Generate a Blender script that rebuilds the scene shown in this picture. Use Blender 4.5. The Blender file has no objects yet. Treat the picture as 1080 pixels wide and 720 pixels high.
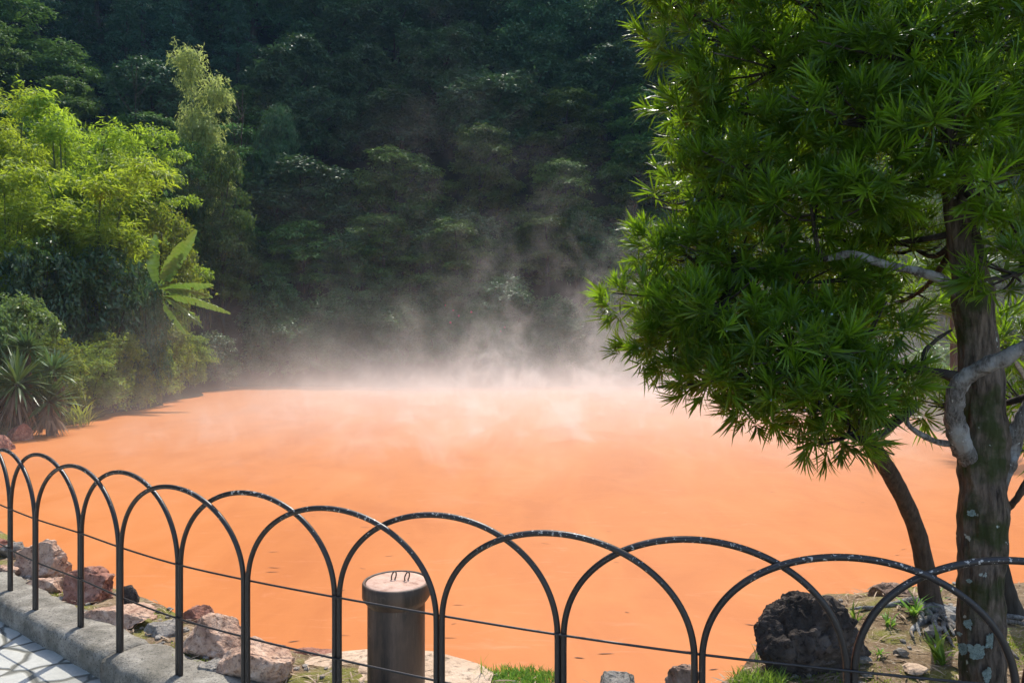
import bpy, bmesh, math, random
import numpy as np
from mathutils import Vector, Matrix, noise as mnoise

# ---------------------------------------------------------------- camera, sky, sun, exposure
S = bpy.context.scene
COL = S.collection
EYE = 1.55                      # eye above the kerb top (kerb top is z = 0)
F = 750.0                       # focal length in pixels of a 1080 px wide frame
cam_d = bpy.data.cameras.new('camera')
cam_d.sensor_width = 36.0
cam_d.lens = 25.0
cam_d.clip_start = 0.05
cam_d.clip_end = 600.0
cam = bpy.data.objects.new('camera', cam_d)
cam.location = (0, 0, EYE)
cam.rotation_euler = (math.radians(90), 0, 0)
COL.objects.link(cam)
S.camera = cam

SUN_EL, SUN_AZ = math.radians(55), math.radians(10)     # azimuth from +Y towards +X
sun_dir = Vector((math.sin(SUN_AZ) * math.cos(SUN_EL), math.cos(SUN_AZ) * math.cos(SUN_EL), math.sin(SUN_EL)))
world = bpy.data.worlds.new('World')
S.world = world
world.use_nodes = True
wn = world.node_tree
wn.nodes.clear()
sky = wn.nodes.new('ShaderNodeTexSky')
sky.sky_type = 'NISHITA'
sky.sun_disc = False
sky.sun_elevation = SUN_EL
sky.sun_rotation = SUN_AZ
sky.air_density = 1.0
sky.dust_density = 1.5
bg = wn.nodes.new('ShaderNodeBackground')
bg.inputs['Strength'].default_value = 0.15
wo = wn.nodes.new('ShaderNodeOutputWorld')
wn.links.new(sky.outputs[0], bg.inputs[0])
wn.links.new(bg.outputs[0], wo.inputs[0])

sun_l = bpy.data.lights.new('sun', 'SUN')
sun_l.energy = 2.7
sun_l.angle = math.radians(0.53)
sun_l.color = (1.0, 0.95, 0.86)
sun = bpy.data.objects.new('sun', sun_l)
sun.rotation_euler = sun_dir.to_track_quat('Z', 'Y').to_euler()
sun.location = sun_dir * 120
COL.objects.link(sun)

S.view_settings.view_transform = 'Standard'
S.view_settings.look = 'None'
S.view_settings.gamma = 1.0
S.view_settings.use_curve_mapping = False
S.view_settings.exposure = 1.15
S.render.engine = 'CYCLES'
cy = S.cycles
cy.use_denoising = True
cy.max_bounces = 7
cy.diffuse_bounces = 3
cy.glossy_bounces = 2
cy.transmission_bounces = 4
cy.transparent_max_bounces = 6
cy.volume_bounces = 2
cy.volume_step_rate = 0.45
cy.volume_max_steps = 160
cy.caustics_reflective = False
cy.caustics_refractive = False
cy.sample_clamp_indirect = 6.0

WATER_Z = -0.78
PATH_Z = -0.12
rnd = random.Random(11)


def px(x, y, d):
    """world point seen at photo pixel (x, y) at distance d along the view axis"""
    return Vector(((x - 540) * d / F, d, EYE + (360 - y) * d / F))


# ---------------------------------------------------------------- object helpers
def tag(o, label=None, cat=None, group=None, kind=None):
    if label: o['label'] = label
    if cat: o['category'] = cat
    if group: o['group'] = group
    if kind: o['kind'] = kind
    return o


def link(name, mesh, mat=None, parent=None, loc=None):
    o = bpy.data.objects.new(name, mesh)
    if mat is not None:
        for m in (mat if isinstance(mat, (list, tuple)) else [mat]):
            mesh.materials.append(m)
    if parent is not None: o.parent = parent
    if loc is not None: o.location = loc
    COL.objects.link(o)
    return o


def empty(name, loc=(0, 0, 0), rz=0.0):
    o = bpy.data.objects.new(name, None)
    o.empty_display_size = 0.1
    o.location = loc
    o.rotation_euler = (0, 0, rz)
    COL.objects.link(o)
    return o


def copy_tree(o, parent=None):
    c = o.copy()
    COL.objects.link(c)
    if parent is not None: c.parent = parent
    for ch in list(o.children): copy_tree(ch, c)
    return c


def np_mesh(name, V, quads=None, tris=None, smooth=False, tint=None, mat_idx=None):
    me = bpy.data.meshes.new(name)
    V = np.asarray(V, np.float32)
    nq = 0 if quads is None else len(quads)
    nt = 0 if tris is None else len(tris)
    parts, starts, tot = [], [], []
    if nq:
        parts.append(np.asarray(quads, np.int32).ravel())
        starts.append(np.arange(nq) * 4)
        tot.append(np.full(nq, 4))
    if nt:
        parts.append(np.asarray(tris, np.int32).ravel())
        starts.append(nq * 4 + np.arange(nt) * 3)
        tot.append(np.full(nt, 3))
    li = np.concatenate(parts).astype(np.int32)
    me.vertices.add(len(V))
    me.vertices.foreach_set('co', V.ravel())
    me.loops.add(len(li))
    me.loops.foreach_set('vertex_index', li)
    me.polygons.add(nq + nt)
    me.polygons.foreach_set('loop_start', np.concatenate(starts).astype(np.int32))
    me.polygons.foreach_set('loop_total', np.concatenate(tot).astype(np.int32))
    me.polygons.foreach_set('use_smooth', np.full(nq + nt, smooth))
    if mat_idx is not None:
        me.polygons.foreach_set('material_index', np.asarray(mat_idx, np.int32))
    me.update(calc_edges=True)
    if tint is not None:
        a = me.attributes.new('tint', 'FLOAT', 'FACE')
        a.data.foreach_set('value', np.asarray(tint, np.float32))
    return me


class MB:
    """collects grids of vertices and faces for one mesh"""
    def __init__(self): self.v, self.q, self.t, self.n = [], [], [], 0

    def add(self, V, q=(), t=()):
        V = [tuple(p) for p in V]
        self.v += V
        self.q += [tuple(i + self.n for i in f) for f in q]
        self.t += [tuple(i + self.n for i in f) for f in t]
        self.n += len(V)

    def mesh(self, name, smooth=True, tint=None):
        return np_mesh(name, self.v, self.q or None, self.t or None, smooth, tint)

    def tube(self, pts, radii, seg=8, sub=4, rough=0.0, freq=4.0, cap=True, ridge=0.0):
        P = [Vector(p) for p in pts]
        if isinstance(radii, (int, float)): radii = [radii] * len(P)
        Q, R = [], []
        n = len(P)
        if sub > 1 and n > 2:
            for i in range(n - 1):
                p0, p1, p2, p3 = P[max(i - 1, 0)], P[i], P[i + 1], P[min(i + 2, n - 1)]
                for k in range(sub):
                    t = k / sub
                    Q.append(0.5 * ((2 * p1) + (p2 - p0) * t + (2 * p0 - 5 * p1 + 4 * p2 - p3) * t * t + (3 * p1 - p0 - 3 * p2 + p3) * t ** 3))
                    R.append(radii[i] * (1 - t) + radii[i + 1] * t)
            Q.append(P[-1]); R.append(radii[-1])
        else:
            Q, R = P, list(radii)
        V, q, t = [], [], []
        up = None
        for i, p in enumerate(Q):
            d = (Q[min(i + 1, len(Q) - 1)] - Q[max(i - 1, 0)])
            if d.length < 1e-9: d = Vector((0, 0, 1))
            d.normalize()
            if up is None:
                up = Vector((1, 0, 0)) if abs(d.x) < 0.8 else Vector((0, 1, 0))
            a = (up - d * up.dot(d)).normalized()
            b = d.cross(a)
            up = a
            for k in range(seg):
                w = 2 * math.pi * k / seg
                r = R[i]
                o = a * math.cos(w) + b * math.sin(w)
                if rough: r *= 1 + rough * mnoise.fractal((p + o * R[i]) * freq, 1.0, 2.0, 3)
                if ridge:
                    pp = p + o * R[i]
                    v1 = mnoise.fractal(Vector((pp.x * 34, pp.y * 34, pp.z * 5)), 0.9, 2.1, 4)
                    r *= 1 + ridge * (v1 - 0.6 * abs(mnoise.noise(Vector((pp.x * 22, pp.y * 22, pp.z * 3.2)))))
                V.append(p + o * r)
        m = len(Q)
        for i in range(m - 1):
            for k in range(seg):
                k2 = (k + 1) % seg
                q.append((i * seg + k, i * seg + k2, (i + 1) * seg + k2, (i + 1) * seg + k))
        if cap:
            for e, base in ((0, 0), (m - 1, (m - 1) * seg)):
                V.append(Q[e])
                c = len(V) - 1
                for k in range(seg):
                    k2 = (k + 1) % seg
                    t.append((c, base + k2, base + k) if e == 0 else (c, base + k, base + k2))
        self.add(V, q, t)
        return self

    def lathe(self, prof, seg=40, center=(0, 0, 0)):
        cx, cy_, cz = center
        V, q = [], []
        for r, z in prof:
            for k in range(seg):
                w = 2 * math.pi * k / seg
                V.append((cx + r * math.cos(w), cy_ + r * math.sin(w), cz + z))
        for i in range(len(prof) - 1):
            for k in range(seg):
                k2 = (k + 1) % seg
                q.append((i * seg + k, i * seg + k2, (i + 1) * seg + k2, (i + 1) * seg + k))
        self.add(V, q)
        return self


# ---------------------------------------------------------------- material helpers
class NT:
    def __init__(self, name):
        self.m = bpy.data.materials.new(name)
        self.m.use_nodes = True
        self.t = self.m.node_tree
        self.t.nodes.clear()
        self.out = self.n('ShaderNodeOutputMaterial')

    def n(self, typ, **kw):
        nd = self.t.nodes.new(typ)
        for k, v in kw.items():
            if k.startswith('i_'): nd.inputs[k[2:].replace('_', ' ')].default_value = v
            else: setattr(nd, k, v)
        return nd

    def l(self, a, b): self.t.links.new(a, b)

    def mix(self, fac, a, b, blend='MIX'):
        m = self.n('ShaderNodeMix', data_type='RGBA', blend_type=blend)
        for sock, v in ((m.inputs[0], fac), (m.inputs[6], a), (m.inputs[7], b)):
            if hasattr(v, 'links'): self.l(v, sock)
            elif isinstance(v, (int, float)): sock.default_value = v
            else: sock.default_value = (*v, 1)
        return m.outputs[2]

    def math(self, op, a, b=0.0, c=None, clamp=False):
        m = self.n('ShaderNodeMath', operation=op, use_clamp=clamp)
        for i, v in enumerate((a, b) if c is None else (a, b, c)):
            if hasattr(v, 'links'): self.l(v, m.inputs[i])
            else: m.inputs[i].default_value = v
        return m.outputs[0]

    def noise(self, scale, detail=4.0, rough=0.55, vec=None, dist=0.0):
        nd = self.n('ShaderNodeTexNoise')
        nd.inputs['Scale'].default_value = scale
        nd.inputs['Detail'].default_value = detail
        nd.inputs['Roughness'].default_value = rough
        nd.inputs['Distortion'].default_value = dist
        if vec is not None: self.l(vec, nd.inputs['Vector'])
        return nd.outputs[0]

    def ramp(self, fac, stops):
        r = self.n('ShaderNodeValToRGB')
        e = r.color_ramp.elements
        while len(e) < len(stops): e.new(0.5)
        for el, (p, c) in zip(e, stops):
            el.position = p
            el.color = (*c, 1) if not isinstance(c, (int, float)) else (c, c, c, 1)
        self.l(fac, r.inputs[0])
        return r.outputs[0]

    def coord(self, which='Object', scale=None):
        tc = self.n('ShaderNodeTexCoord')
        o = tc.outputs[which]
        if scale is not None:
            mp = self.n('ShaderNodeMapping')
            mp.inputs['Scale'].default_value = scale
            self.l(o, mp.inputs[0])
            o = mp.outputs[0]
        return o

    def bsdf(self, color, rough=0.7, spec=0.4, bump=None, bump_s=0.4, bump_d=0.01, metallic=0.0):
        b = self.n('ShaderNodeBsdfPrincipled')
        if hasattr(color, 'links'): self.l(color, b.inputs['Base Color'])
        else: b.inputs['Base Color'].default_value = (*color, 1)
        if hasattr(rough, 'links'): self.l(rough, b.inputs['Roughness'])
        else: b.inputs['Roughness'].default_value = rough
        b.inputs['Specular IOR Level'].default_value = spec
        b.inputs['Metallic'].default_value = metallic
        if bump is not None:
            bp = self.n('ShaderNodeBump')
            bp.inputs['Strength'].default_value = bump_s
            bp.inputs['Distance'].default_value = bump_d
            self.l(bump, bp.inputs['Height'])
            self.l(bp.outputs[0], b.inputs['Normal'])
        return b

    def done(self, shader):
        self.l(shader.outputs[0] if hasattr(shader, 'outputs') else shader, self.out.inputs[0])
        return self.m


def leaf_mat(name, dark, light, trans, tfac=0.35, rough=0.45, spec=0.35, vary=0.35):
    t = NT(name)
    at = t.n('ShaderNodeAttribute', attribute_name='tint')
    oi = t.n('ShaderNodeObjectInfo')
    col = t.mix(at.outputs['Fac'], dark, light)
    mul = t.math('MULTIPLY_ADD', oi.outputs['Random'], vary, 1 - vary / 2)
    hsv = t.n('ShaderNodeHueSaturation')
    hsv.inputs['Saturation'].default_value = 1.0
    t.l(t.math('MULTIPLY_ADD', oi.outputs['Random'], 0.05, 0.478), hsv.inputs['Hue'])
    t.l(mul, hsv.inputs['Value'])
    t.l(col, hsv.inputs['Color'])
    b = t.bsdf(hsv.outputs[0], rough, spec)
    tr = t.n('ShaderNodeBsdfTranslucent')
    tcol = t.mix(0.5, hsv.outputs[0], trans, 'MIX')
    t.l(tcol, tr.inputs[0])
    mx = t.n('ShaderNodeMixShader')
    mx.inputs[0].default_value = tfac
    t.l(b.outputs[0], mx.inputs[1])
    t.l(tr.outputs[0], mx.inputs[2])
    return t.done(mx)


def bark_mat(name, c1, c2, moss=None, lichen=None, scale=1.0):
    t = NT(name)
    v = t.coord('Object', (scale * 9, scale * 9, scale * 1.6))
    n1 = t.noise(5.0, 6, 0.65, v)
    col = t.ramp(n1, [(0.32, c1), (0.68, c2)])
    if moss:
        o = t.coord('Object')
        f = t.ramp(t.noise(4.5 * scale, 5, 0.6, o), [(0.48, 0.0), (0.60, 0.9)])
        col = t.mix(f, col, moss)
    if lichen:
        o = t.coord('Object')
        f = t.ramp(t.noise(16 * scale, 3, 0.5, o), [(0.69, 0.0), (0.72, 1.0)])
        col = t.mix(f, col, lichen)
    h = t.math('ADD', n1, t.math('MULTIPLY', t.noise(40 * scale, 4, 0.6, t.coord('Object')), 0.5))
    return t.done(t.bsdf(col, 0.9, 0.2, h, 0.8, 0.02))


def rock_mat(name, c1, c2, c3, scale=1.0):
    t = NT(name)
    o = t.coord('Object')
    col = t.ramp(t.noise(5.5 * scale, 7, 0.68, o, 0.6), [(0.3, c1), (0.5, c2), (0.7, c3)])
    pit = t.noise(38 * scale, 5, 0.7, o)
    col = t.mix(t.ramp(pit, [(0.36, 0.75), (0.48, 0.0)]), col, tuple(c * 0.35 for c in c1))
    big = t.noise(11 * scale, 6, 0.65, o)
    h = t.math('ADD', t.math('MULTIPLY', pit, 0.5), big)
    return t.done(t.bsdf(col, 0.9, 0.2, h, 0.9, 0.03))


M = {}
M['paint'] = None
# black fence paint, worn to pale specks along the tops of the hoops
t = NT('black_iron_paint')
geo = t.n('ShaderNodeNewGeometry')
sep = t.n('ShaderNodeSeparateXYZ')
t.l(geo.outputs['Position'], sep.inputs[0])
up = t.n('ShaderNodeMapRange')
up.inputs[1].default_value = 0.55; up.inputs[2].default_value = 0.9
up.inputs[3].default_value = 0.80; up.inputs[4].default_value = 0.60
t.l(sep.outputs[2], up.inputs[0])
sp = t.noise(75, 3, 0.65, t.coord('Object'))
chip = t.math('GREATER_THAN', sp, up.outputs[0])
base = t.mix(t.noise(14, 4, 0.6, t.coord('Object')), (0.010, 0.009, 0.009), (0.030, 0.022, 0.019))
M['paint'] = t.done(t.bsdf(t.mix(chip, base, (0.45, 0.42, 0.38)), 0.42, 0.5, sp, 0.35, 0.002))

# kerb stone
t = NT('kerb_concrete')
o = t.coord('Object')
c = t.ramp(t.noise(7, 8, 0.7, o), [(0.3, (0.11, 0.10, 0.082)), (0.52, (0.235, 0.215, 0.18)), (0.7, (0.37, 0.345, 0.295))])
c = t.mix(t.ramp(t.noise(3.1, 5, 0.6, o), [(0.5, 0.0), (0.62, 0.55)]), c, (0.12, 0.11, 0.085))
c = t.mix(t.ramp(t.noise(90, 3, 0.6, o), [(0.36, 0.8), (0.44, 0.0)]), c, (0.06, 0.057, 0.05))
M['kerb'] = t.done(t.bsdf(c, 0.92, 0.2, t.math('ADD', t.noise(60, 5, 0.7, o), t.noise(9, 5, 0.6, o)), 0.8, 0.012))

# crazy paving
t = NT('flagstone_paving')
o = t.coord('Object')
wob = t.n('ShaderNodeVectorMath', operation='MULTIPLY_ADD')
ns = t.n('ShaderNodeTexNoise'); ns.inputs['Scale'].default_value = 5.0; t.l(o, ns.inputs['Vector'])
t.l(ns.outputs['Color'], wob.inputs[0]); wob.inputs[1].default_value = (0.10, 0.10, 0.0); t.l(o, wob.inputs[2])
vo = t.n('ShaderNodeTexVoronoi', feature='DISTANCE_TO_EDGE'); vo.inputs['Scale'].default_value = 4.6
vc = t.n('ShaderNodeTexVoronoi'); vc.inputs['Scale'].default_value = 4.6
t.l(wob.outputs[0], vo.inputs['Vector']); t.l(wob.outputs[0], vc.inputs['Vector'])
j = t.ramp(vo.outputs['Distance'], [(0.03, 1.0), (0.075, 0.0)])
sepc = t.n('ShaderNodeSeparateColor'); t.l(vc.outputs['Color'], sepc.inputs[0])
c = t.ramp(sepc.outputs[0], [(0.0, (0.27, 0.265, 0.235)), (0.5, (0.35, 0.345, 0.31)), (1.0, (0.42, 0.415, 0.375))])
c = t.mix(t.ramp(t.noise(22, 6, 0.7, o), [(0.4, 0.0), (0.7, 0.4)]), c, (0.25, 0.245, 0.22))
c = t.mix(j, c, (0.12, 0.118, 0.10))
hh = t.math('ADD', t.math('MULTIPLY', t.ramp(vo.outputs['Distance'], [(0.0, 0.0), (0.09, 1.0)]), 1.0), t.math('MULTIPLY', t.noise(50, 4, 0.6, o), 0.3))
M['paving'] = t.done(t.bsdf(c, 0.85, 0.25, hh, 0.7, 0.015))

# soil of the bank
t = NT('bank_soil')
o = t.coord('Object')
c = t.ramp(t.noise(6, 8, 0.7, o), [(0.3, (0.09, 0.058, 0.032)), (0.5, (0.21, 0.145, 0.085)), (0.72, (0.34, 0.25, 0.155))])
moss = t.ramp(t.noise(2.6, 5, 0.6, o), [(0.50, 0.0), (0.60, 0.85)])
c = t.mix(moss, c, (0.17, 0.17, 0.035))
c = t.mix(t.ramp(t.noise(70, 3, 0.6, o), [(0.58, 0.0), (0.66, 0.7)]), c, (0.42, 0.36, 0.28))
c = t.mix(t.ramp(t.noise(45, 3, 0.6, o), [(0.30, 0.8), (0.40, 0.0)]), c, (0.05, 0.04, 0.03))
M['soil'] = t.done(t.bsdf(c, 0.95, 0.15, t.math('ADD', t.noise(45, 6, 0.75, o), t.noise(9, 4, 0.6, o)), 0.9, 0.02))

# hill floor under the trees
t = NT('hill_humus')
o = t.coord('Object')
c = t.ramp(t.noise(1.2, 8, 0.75, o), [(0.35, (0.008, 0.011, 0.006)), (0.6, (0.02, 0.028, 0.012)), (0.8, (0.03, 0.045, 0.016))])
M['hill'] = t.done(t.bsdf(c, 0.95, 0.1, t.noise(5, 6, 0.7, o), 0.9, 0.3))

# the hot pond: opaque iron-red mud water
t = NT('pond_water')
o = t.coord('Object')
o2 = t.coord('Object', (1.0, 0.45, 1.0))
big = t.math('ADD', t.math('MULTIPLY', t.noise(0.22, 5, 0.6, o2, 0.8), 0.6), t.math('MULTIPLY', t.noise(1.1, 6, 0.65, o2, 1.2), 0.4))
c = t.ramp(big, [(0.36, (0.39, 0.116, 0.024)), (0.5, (0.45, 0.146, 0.034)), (0.64, (0.49, 0.178, 0.054))])
o3 = t.coord('Object', (0.5, 1.5, 1.0))
sc = t.ramp(t.noise(2.2, 9, 0.72, o3, 1.6), [(0.57, 0.0), (0.72, 0.45)])
c = t.mix(sc, c, (0.56, 0.23, 0.11))
hb = t.math('ADD', t.noise(5.0, 4, 0.6, o3), t.math('MULTIPLY', t.noise(22.0, 3, 0.6, o3), 0.25))
M['water'] = t.done(t.bsdf(c, 0.55, 0.16, hb, 0.12, 0.02))

M['rock_pink'] = rock_mat('iron_stained_rock', (0.24, 0.12, 0.08), (0.52, 0.34, 0.24), (0.72, 0.55, 0.43))
M['rock_red'] = rock_mat('red_lava_rock', (0.12, 0.045, 0.03), (0.32, 0.15, 0.105), (0.54, 0.34, 0.26))
M['rock_dark'] = rock_mat('dark_lava_rock', (0.020, 0.016, 0.014), (0.065, 0.052, 0.045), (0.17, 0.14, 0.12))
M['rock_grey'] = rock_mat('grey_rock', (0.13, 0.115, 0.10), (0.28, 0.25, 0.215), (0.42, 0.38, 0.33))
M['rock_brown'] = rock_mat('brown_rock', (0.12, 0.075, 0.055), (0.26, 0.175, 0.13), (0.38, 0.28, 0.22))
M['slab'] = rock_mat('pale_stained_slab', (0.36, 0.25, 0.17), (0.48, 0.35, 0.25), (0.56, 0.43, 0.32), 0.6)
M['cliff'] = rock_mat('grey_cliff_rock', (0.06, 0.06, 0.06), (0.12, 0.12, 0.125), (0.2, 0.2, 0.2), 0.3)

M['bark_dark'] = bark_mat('forest_bark', (0.018, 0.015, 0.012), (0.07, 0.06, 0.05), scale=0.3)
M['bark_main'] = bark_mat('mossy_bark', (0.022, 0.016, 0.012), (0.19, 0.145, 0.11), (0.035, 0.045, 0.012), (0.42, 0.46, 0.42))
M['bark_grey'] = bark_mat('lichened_grey_bark', (0.05, 0.042, 0.036), (0.26, 0.24, 0.22), (0.34, 0.335, 0.32), (0.52, 0.53, 0.51), 2.6)
M['bark_brown'] = bark_mat('smooth_brown_bark', (0.05, 0.035, 0.026), (0.12, 0.085, 0.065), None, None, 1.2)
M['culm'] = bark_mat('bamboo_culm', (0.06, 0.085, 0.03), (0.13, 0.15, 0.06), scale=0.4)
M['dead_leaf'] = leaf_mat('dead_leaf', (0.14, 0.09, 0.06), (0.30, 0.21, 0.15), (0.3, 0.2, 0.12), 0.2, 0.8, 0.1)
M['lichen'] = rock_mat('lichen_patch', (0.16, 0.20, 0.18), (0.30, 0.37, 0.33), (0.40, 0.48, 0.44), 6.0)

# leaves
M['lf_forest'] = leaf_mat('forest_leaf', (0.036, 0.092, 0.034), (0.095, 0.185, 0.068), (0.09, 0.19, 0.04), 0.22, 0.55, 0.2, 0.7)
M['lf_maple'] = leaf_mat('maple_leaf', (0.052, 0.120, 0.024), (0.145, 0.25, 0.050), (0.16, 0.28, 0.05), 0.28, 0.6, 0.18, 0.6)
M['lf_cedar'] = leaf_mat('cedar_needle', (0.028, 0.085, 0.042), (0.068, 0.155, 0.074), (0.05, 0.12, 0.03), 0.15, 0.6, 0.18, 0.6)
M['lf_shrub'] = leaf_mat('shore_shrub_leaf', (0.034, 0.090, 0.024), (0.090, 0.185, 0.048), (0.09, 0.19, 0.03), 0.22, 0.45, 0.35)
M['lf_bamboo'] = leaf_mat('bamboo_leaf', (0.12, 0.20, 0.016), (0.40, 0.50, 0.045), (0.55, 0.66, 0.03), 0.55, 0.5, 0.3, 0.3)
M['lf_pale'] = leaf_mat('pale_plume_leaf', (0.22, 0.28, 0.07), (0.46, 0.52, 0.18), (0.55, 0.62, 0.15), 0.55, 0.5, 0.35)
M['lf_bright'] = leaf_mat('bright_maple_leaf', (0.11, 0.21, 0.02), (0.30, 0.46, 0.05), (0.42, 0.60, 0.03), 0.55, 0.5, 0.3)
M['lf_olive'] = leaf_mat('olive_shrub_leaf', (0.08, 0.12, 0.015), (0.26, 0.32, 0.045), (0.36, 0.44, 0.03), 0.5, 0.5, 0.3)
M['lf_gloss'] = leaf_mat('glossy_dark_leaf', (0.036, 0.085, 0.026), (0.095, 0.18, 0.06), (0.12, 0.24, 0.04), 0.28, 0.32, 0.5)
M['lf_light'] = leaf_mat('light_shrub_leaf', (0.09, 0.17, 0.04), (0.22, 0.34, 0.10), (0.26, 0.40, 0.06), 0.38, 0.4, 0.4)
M['lf_yucca'] = leaf_mat('yucca_leaf', (0.045, 0.09, 0.03), (0.12, 0.20, 0.06), (0.14, 0.24, 0.04), 0.25, 0.4, 0.4)
M['lf_pine'] = leaf_mat('yew_pine_leaf', (0.032, 0.074, 0.008), (0.20, 0.33, 0.016), (0.34, 0.54, 0.012), 0.52, 0.36, 0.45, 0.0)
M['lf_grass'] = leaf_mat('grass_blade', (0.08, 0.18, 0.02), (0.22, 0.38, 0.05), (0.30, 0.46, 0.04), 0.4, 0.5, 0.3)
M['lf_straw'] = leaf_mat('straw_litter', (0.20, 0.14, 0.09), (0.48, 0.37, 0.26), (0.4, 0.3, 0.2), 0.15, 0.8, 0.15)
t = NT('banana_leaf')
o = t.coord('UV')
at = t.n('ShaderNodeAttribute', attribute_name='tint')
c = t.mix(at.outputs['Fac'], (0.10, 0.19, 0.035), (0.30, 0.37, 0.17))
b = t.bsdf(c, 0.33, 0.6)
tr = t.n('ShaderNodeBsdfTranslucent'); tr.inputs[0].default_value = (0.25, 0.42, 0.04, 1)
mx = t.n('ShaderNodeMixShader'); mx.inputs[0].default_value = 0.2
t.l(b.outputs[0], mx.inputs[1]); t.l(tr.outputs[0], mx.inputs[2])
M['lf_banana'] = t.done(mx)
t = NT('waxy_blue_berry')
M['berry'] = t.done(t.bsdf((0.30, 0.38, 0.42), 0.5, 0.4))
t = NT('pink_petal'); M['petal_pink'] = t.done(t.bsdf((0.62, 0.10, 0.16), 0.6, 0.3))
t = NT('white_petal'); M['petal_white'] = t.done(t.bsdf((0.75, 0.75, 0.70), 0.6, 0.3))


# ---------------------------------------------------------------- leaf geometry
def nrm(a): return a / np.maximum(np.linalg.norm(a, axis=-1, keepdims=True), 1e-9)


def ortho(A, N):
    """make N perpendicular to A"""
    N = N - A * np.sum(A * N, 1, keepdims=True)
    return nrm(N)


def diamonds(P, A, N, L, W, fold=0.18):
    B = np.cross(N, A)
    L, W = L[:, None], W[:, None]
    mid = P + A * L * 0.45 + N * W * fold
    V = np.stack([P, mid + B * W * 0.5, P + A * L, mid - B * W * 0.5], 1).reshape(-1, 3)
    q = np.arange(len(P) * 4).reshape(-1, 4)
    return V, q


def straps(P, A, N, L, W, droop=0.15, taper=0.75):
    """six-vertex lance-shaped leaves that bend a little towards -N"""
    B = np.cross(N, A)
    L, W = L[:, None], W[:, None]
    w1, w2 = W * 0.5, W * 0.5 * taper
    m1 = P + A * L * 0.30 + N * L * droop * 0.10
    m2 = P + A * L * 0.68 - N * L * droop * 0.25
    tip = P + A * L * 0.98 - N * L * droop
    V = np.stack([P, m1 + B * w1, m1 - B * w1, m2 + B * w2, m2 - B * w2, tip], 1).reshape(-1, 3)
    b = (np.arange(len(P)) * 6)[:, None]
    t = np.concatenate([b + [[0, 2, 1]], b + [[3, 4, 5]]])
    q = b + [[1, 2, 4, 3]]
    return V, q, t


def cluster_leaves(rg, C, R, O, k, llen, lwid, flat=0.7, droop=0.2, up=0.5, out=0.5, rand=0.7):
    """k leaves round each cluster centre C (radius R, outward direction O)"""
    n = len(C)
    off = rg.normal(size=(n, k, 3)) * 0.5
    off[..., 2] *= flat
    P = (C[:, None] + off * R[:, None, None]).reshape(-1, 3)
    OO = np.repeat(O, k, 0)
    N = nrm(OO * out + np.array([0, 0, up]) + rg.normal(size=P.shape) * rand * 0.6)
    A = nrm(OO * 0.5 + rg.normal(size=P.shape) * 0.8 - np.array([0, 0, droop]))
    A = ortho(N, A)
    L = llen * rg.uniform(0.65, 1.25, len(P))
    W = lwid * rg.uniform(0.7, 1.2, len(P))
    return P, A, N, L, W


def crown_mesh(name, blobs, rg, per_m2, cl_r, k, llen, lwid, flat=0.7, droop=0.2, up=0.5, rand=0.7, low=-0.35, shape='diamond', out=0.5):
    """blobs: (centre, radii). Leaf clumps sit on the outer skin of each blob, with gaps."""
    C, O, R = [], [], []
    bc = np.array([b[0] for b in blobs], float)
    br = np.array([b[1] for b in blobs], float)
    for i in range(len(blobs)):
        a, bb, c = br[i]
        n = max(6, int(per_m2 * 4 * math.pi * ((a * bb) ** 1.6 + (a * c) ** 1.6 + (bb * c) ** 1.6) ** (1 / 1.6) / 3 ** (1 / 1.6)))
        d = nrm(rg.normal(size=(n, 3)))
        d = d[d[:, 2] > low]
        rr = rg.uniform(0.72, 1.06, (len(d), 1))
        p = bc[i] + d * br[i] * rr
        inside = np.zeros(len(p), bool)
        for j in range(len(blobs)):
            if j != i: inside |= (np.sum(((p - bc[j]) / br[j]) ** 2, 1) < 0.5)
        p, d = p[~inside], d[~inside]
        C.append(p)
        O.append(nrm(d / br[i]))
        R.append(cl_r * rg.uniform(0.6, 1.3, len(p)))
    C, O, R = np.concatenate(C), np.concatenate(O), np.concatenate(R)
    P, A, N, L, W = cluster_leaves(rg, C, R, O, k, llen, lwid, flat, droop, up, out, rand)
    tint = np.clip(np.repeat(rg.uniform(0, 0.7, len(C)), k) + rg.uniform(-0.1, 0.3, len(P)), 0, 1)
    if shape == 'strap':
        V, q, t = straps(P, A, N, L, W, 0.25)
        return np_mesh(name, V, q, t, tint=np.concatenate([tint, tint, tint]))
    V, q = diamonds(P, A, N, L, W)
    return np_mesh(name, V, q, tint=tint)


# ---------------------------------------------------------------- terrain of the far shore
def left_shore(d):
    return float(np.interp(d, [0, 12, 17.5, 22.7, 29, 35, 40], [-10.5, -11.3, -12.1, -12.7, -13.2, -14.2, -15.0])) + 0.25 * math.sin(d * 1.3)


def right_shore(d):
    return float(np.interp(d, [0, 12, 16, 20, 26, 40], [12.5, 11.5, 11.8, 12.6, 14.0, 15.0])) + 0.25 * math.sin(d * 1.1 + 2)


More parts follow.
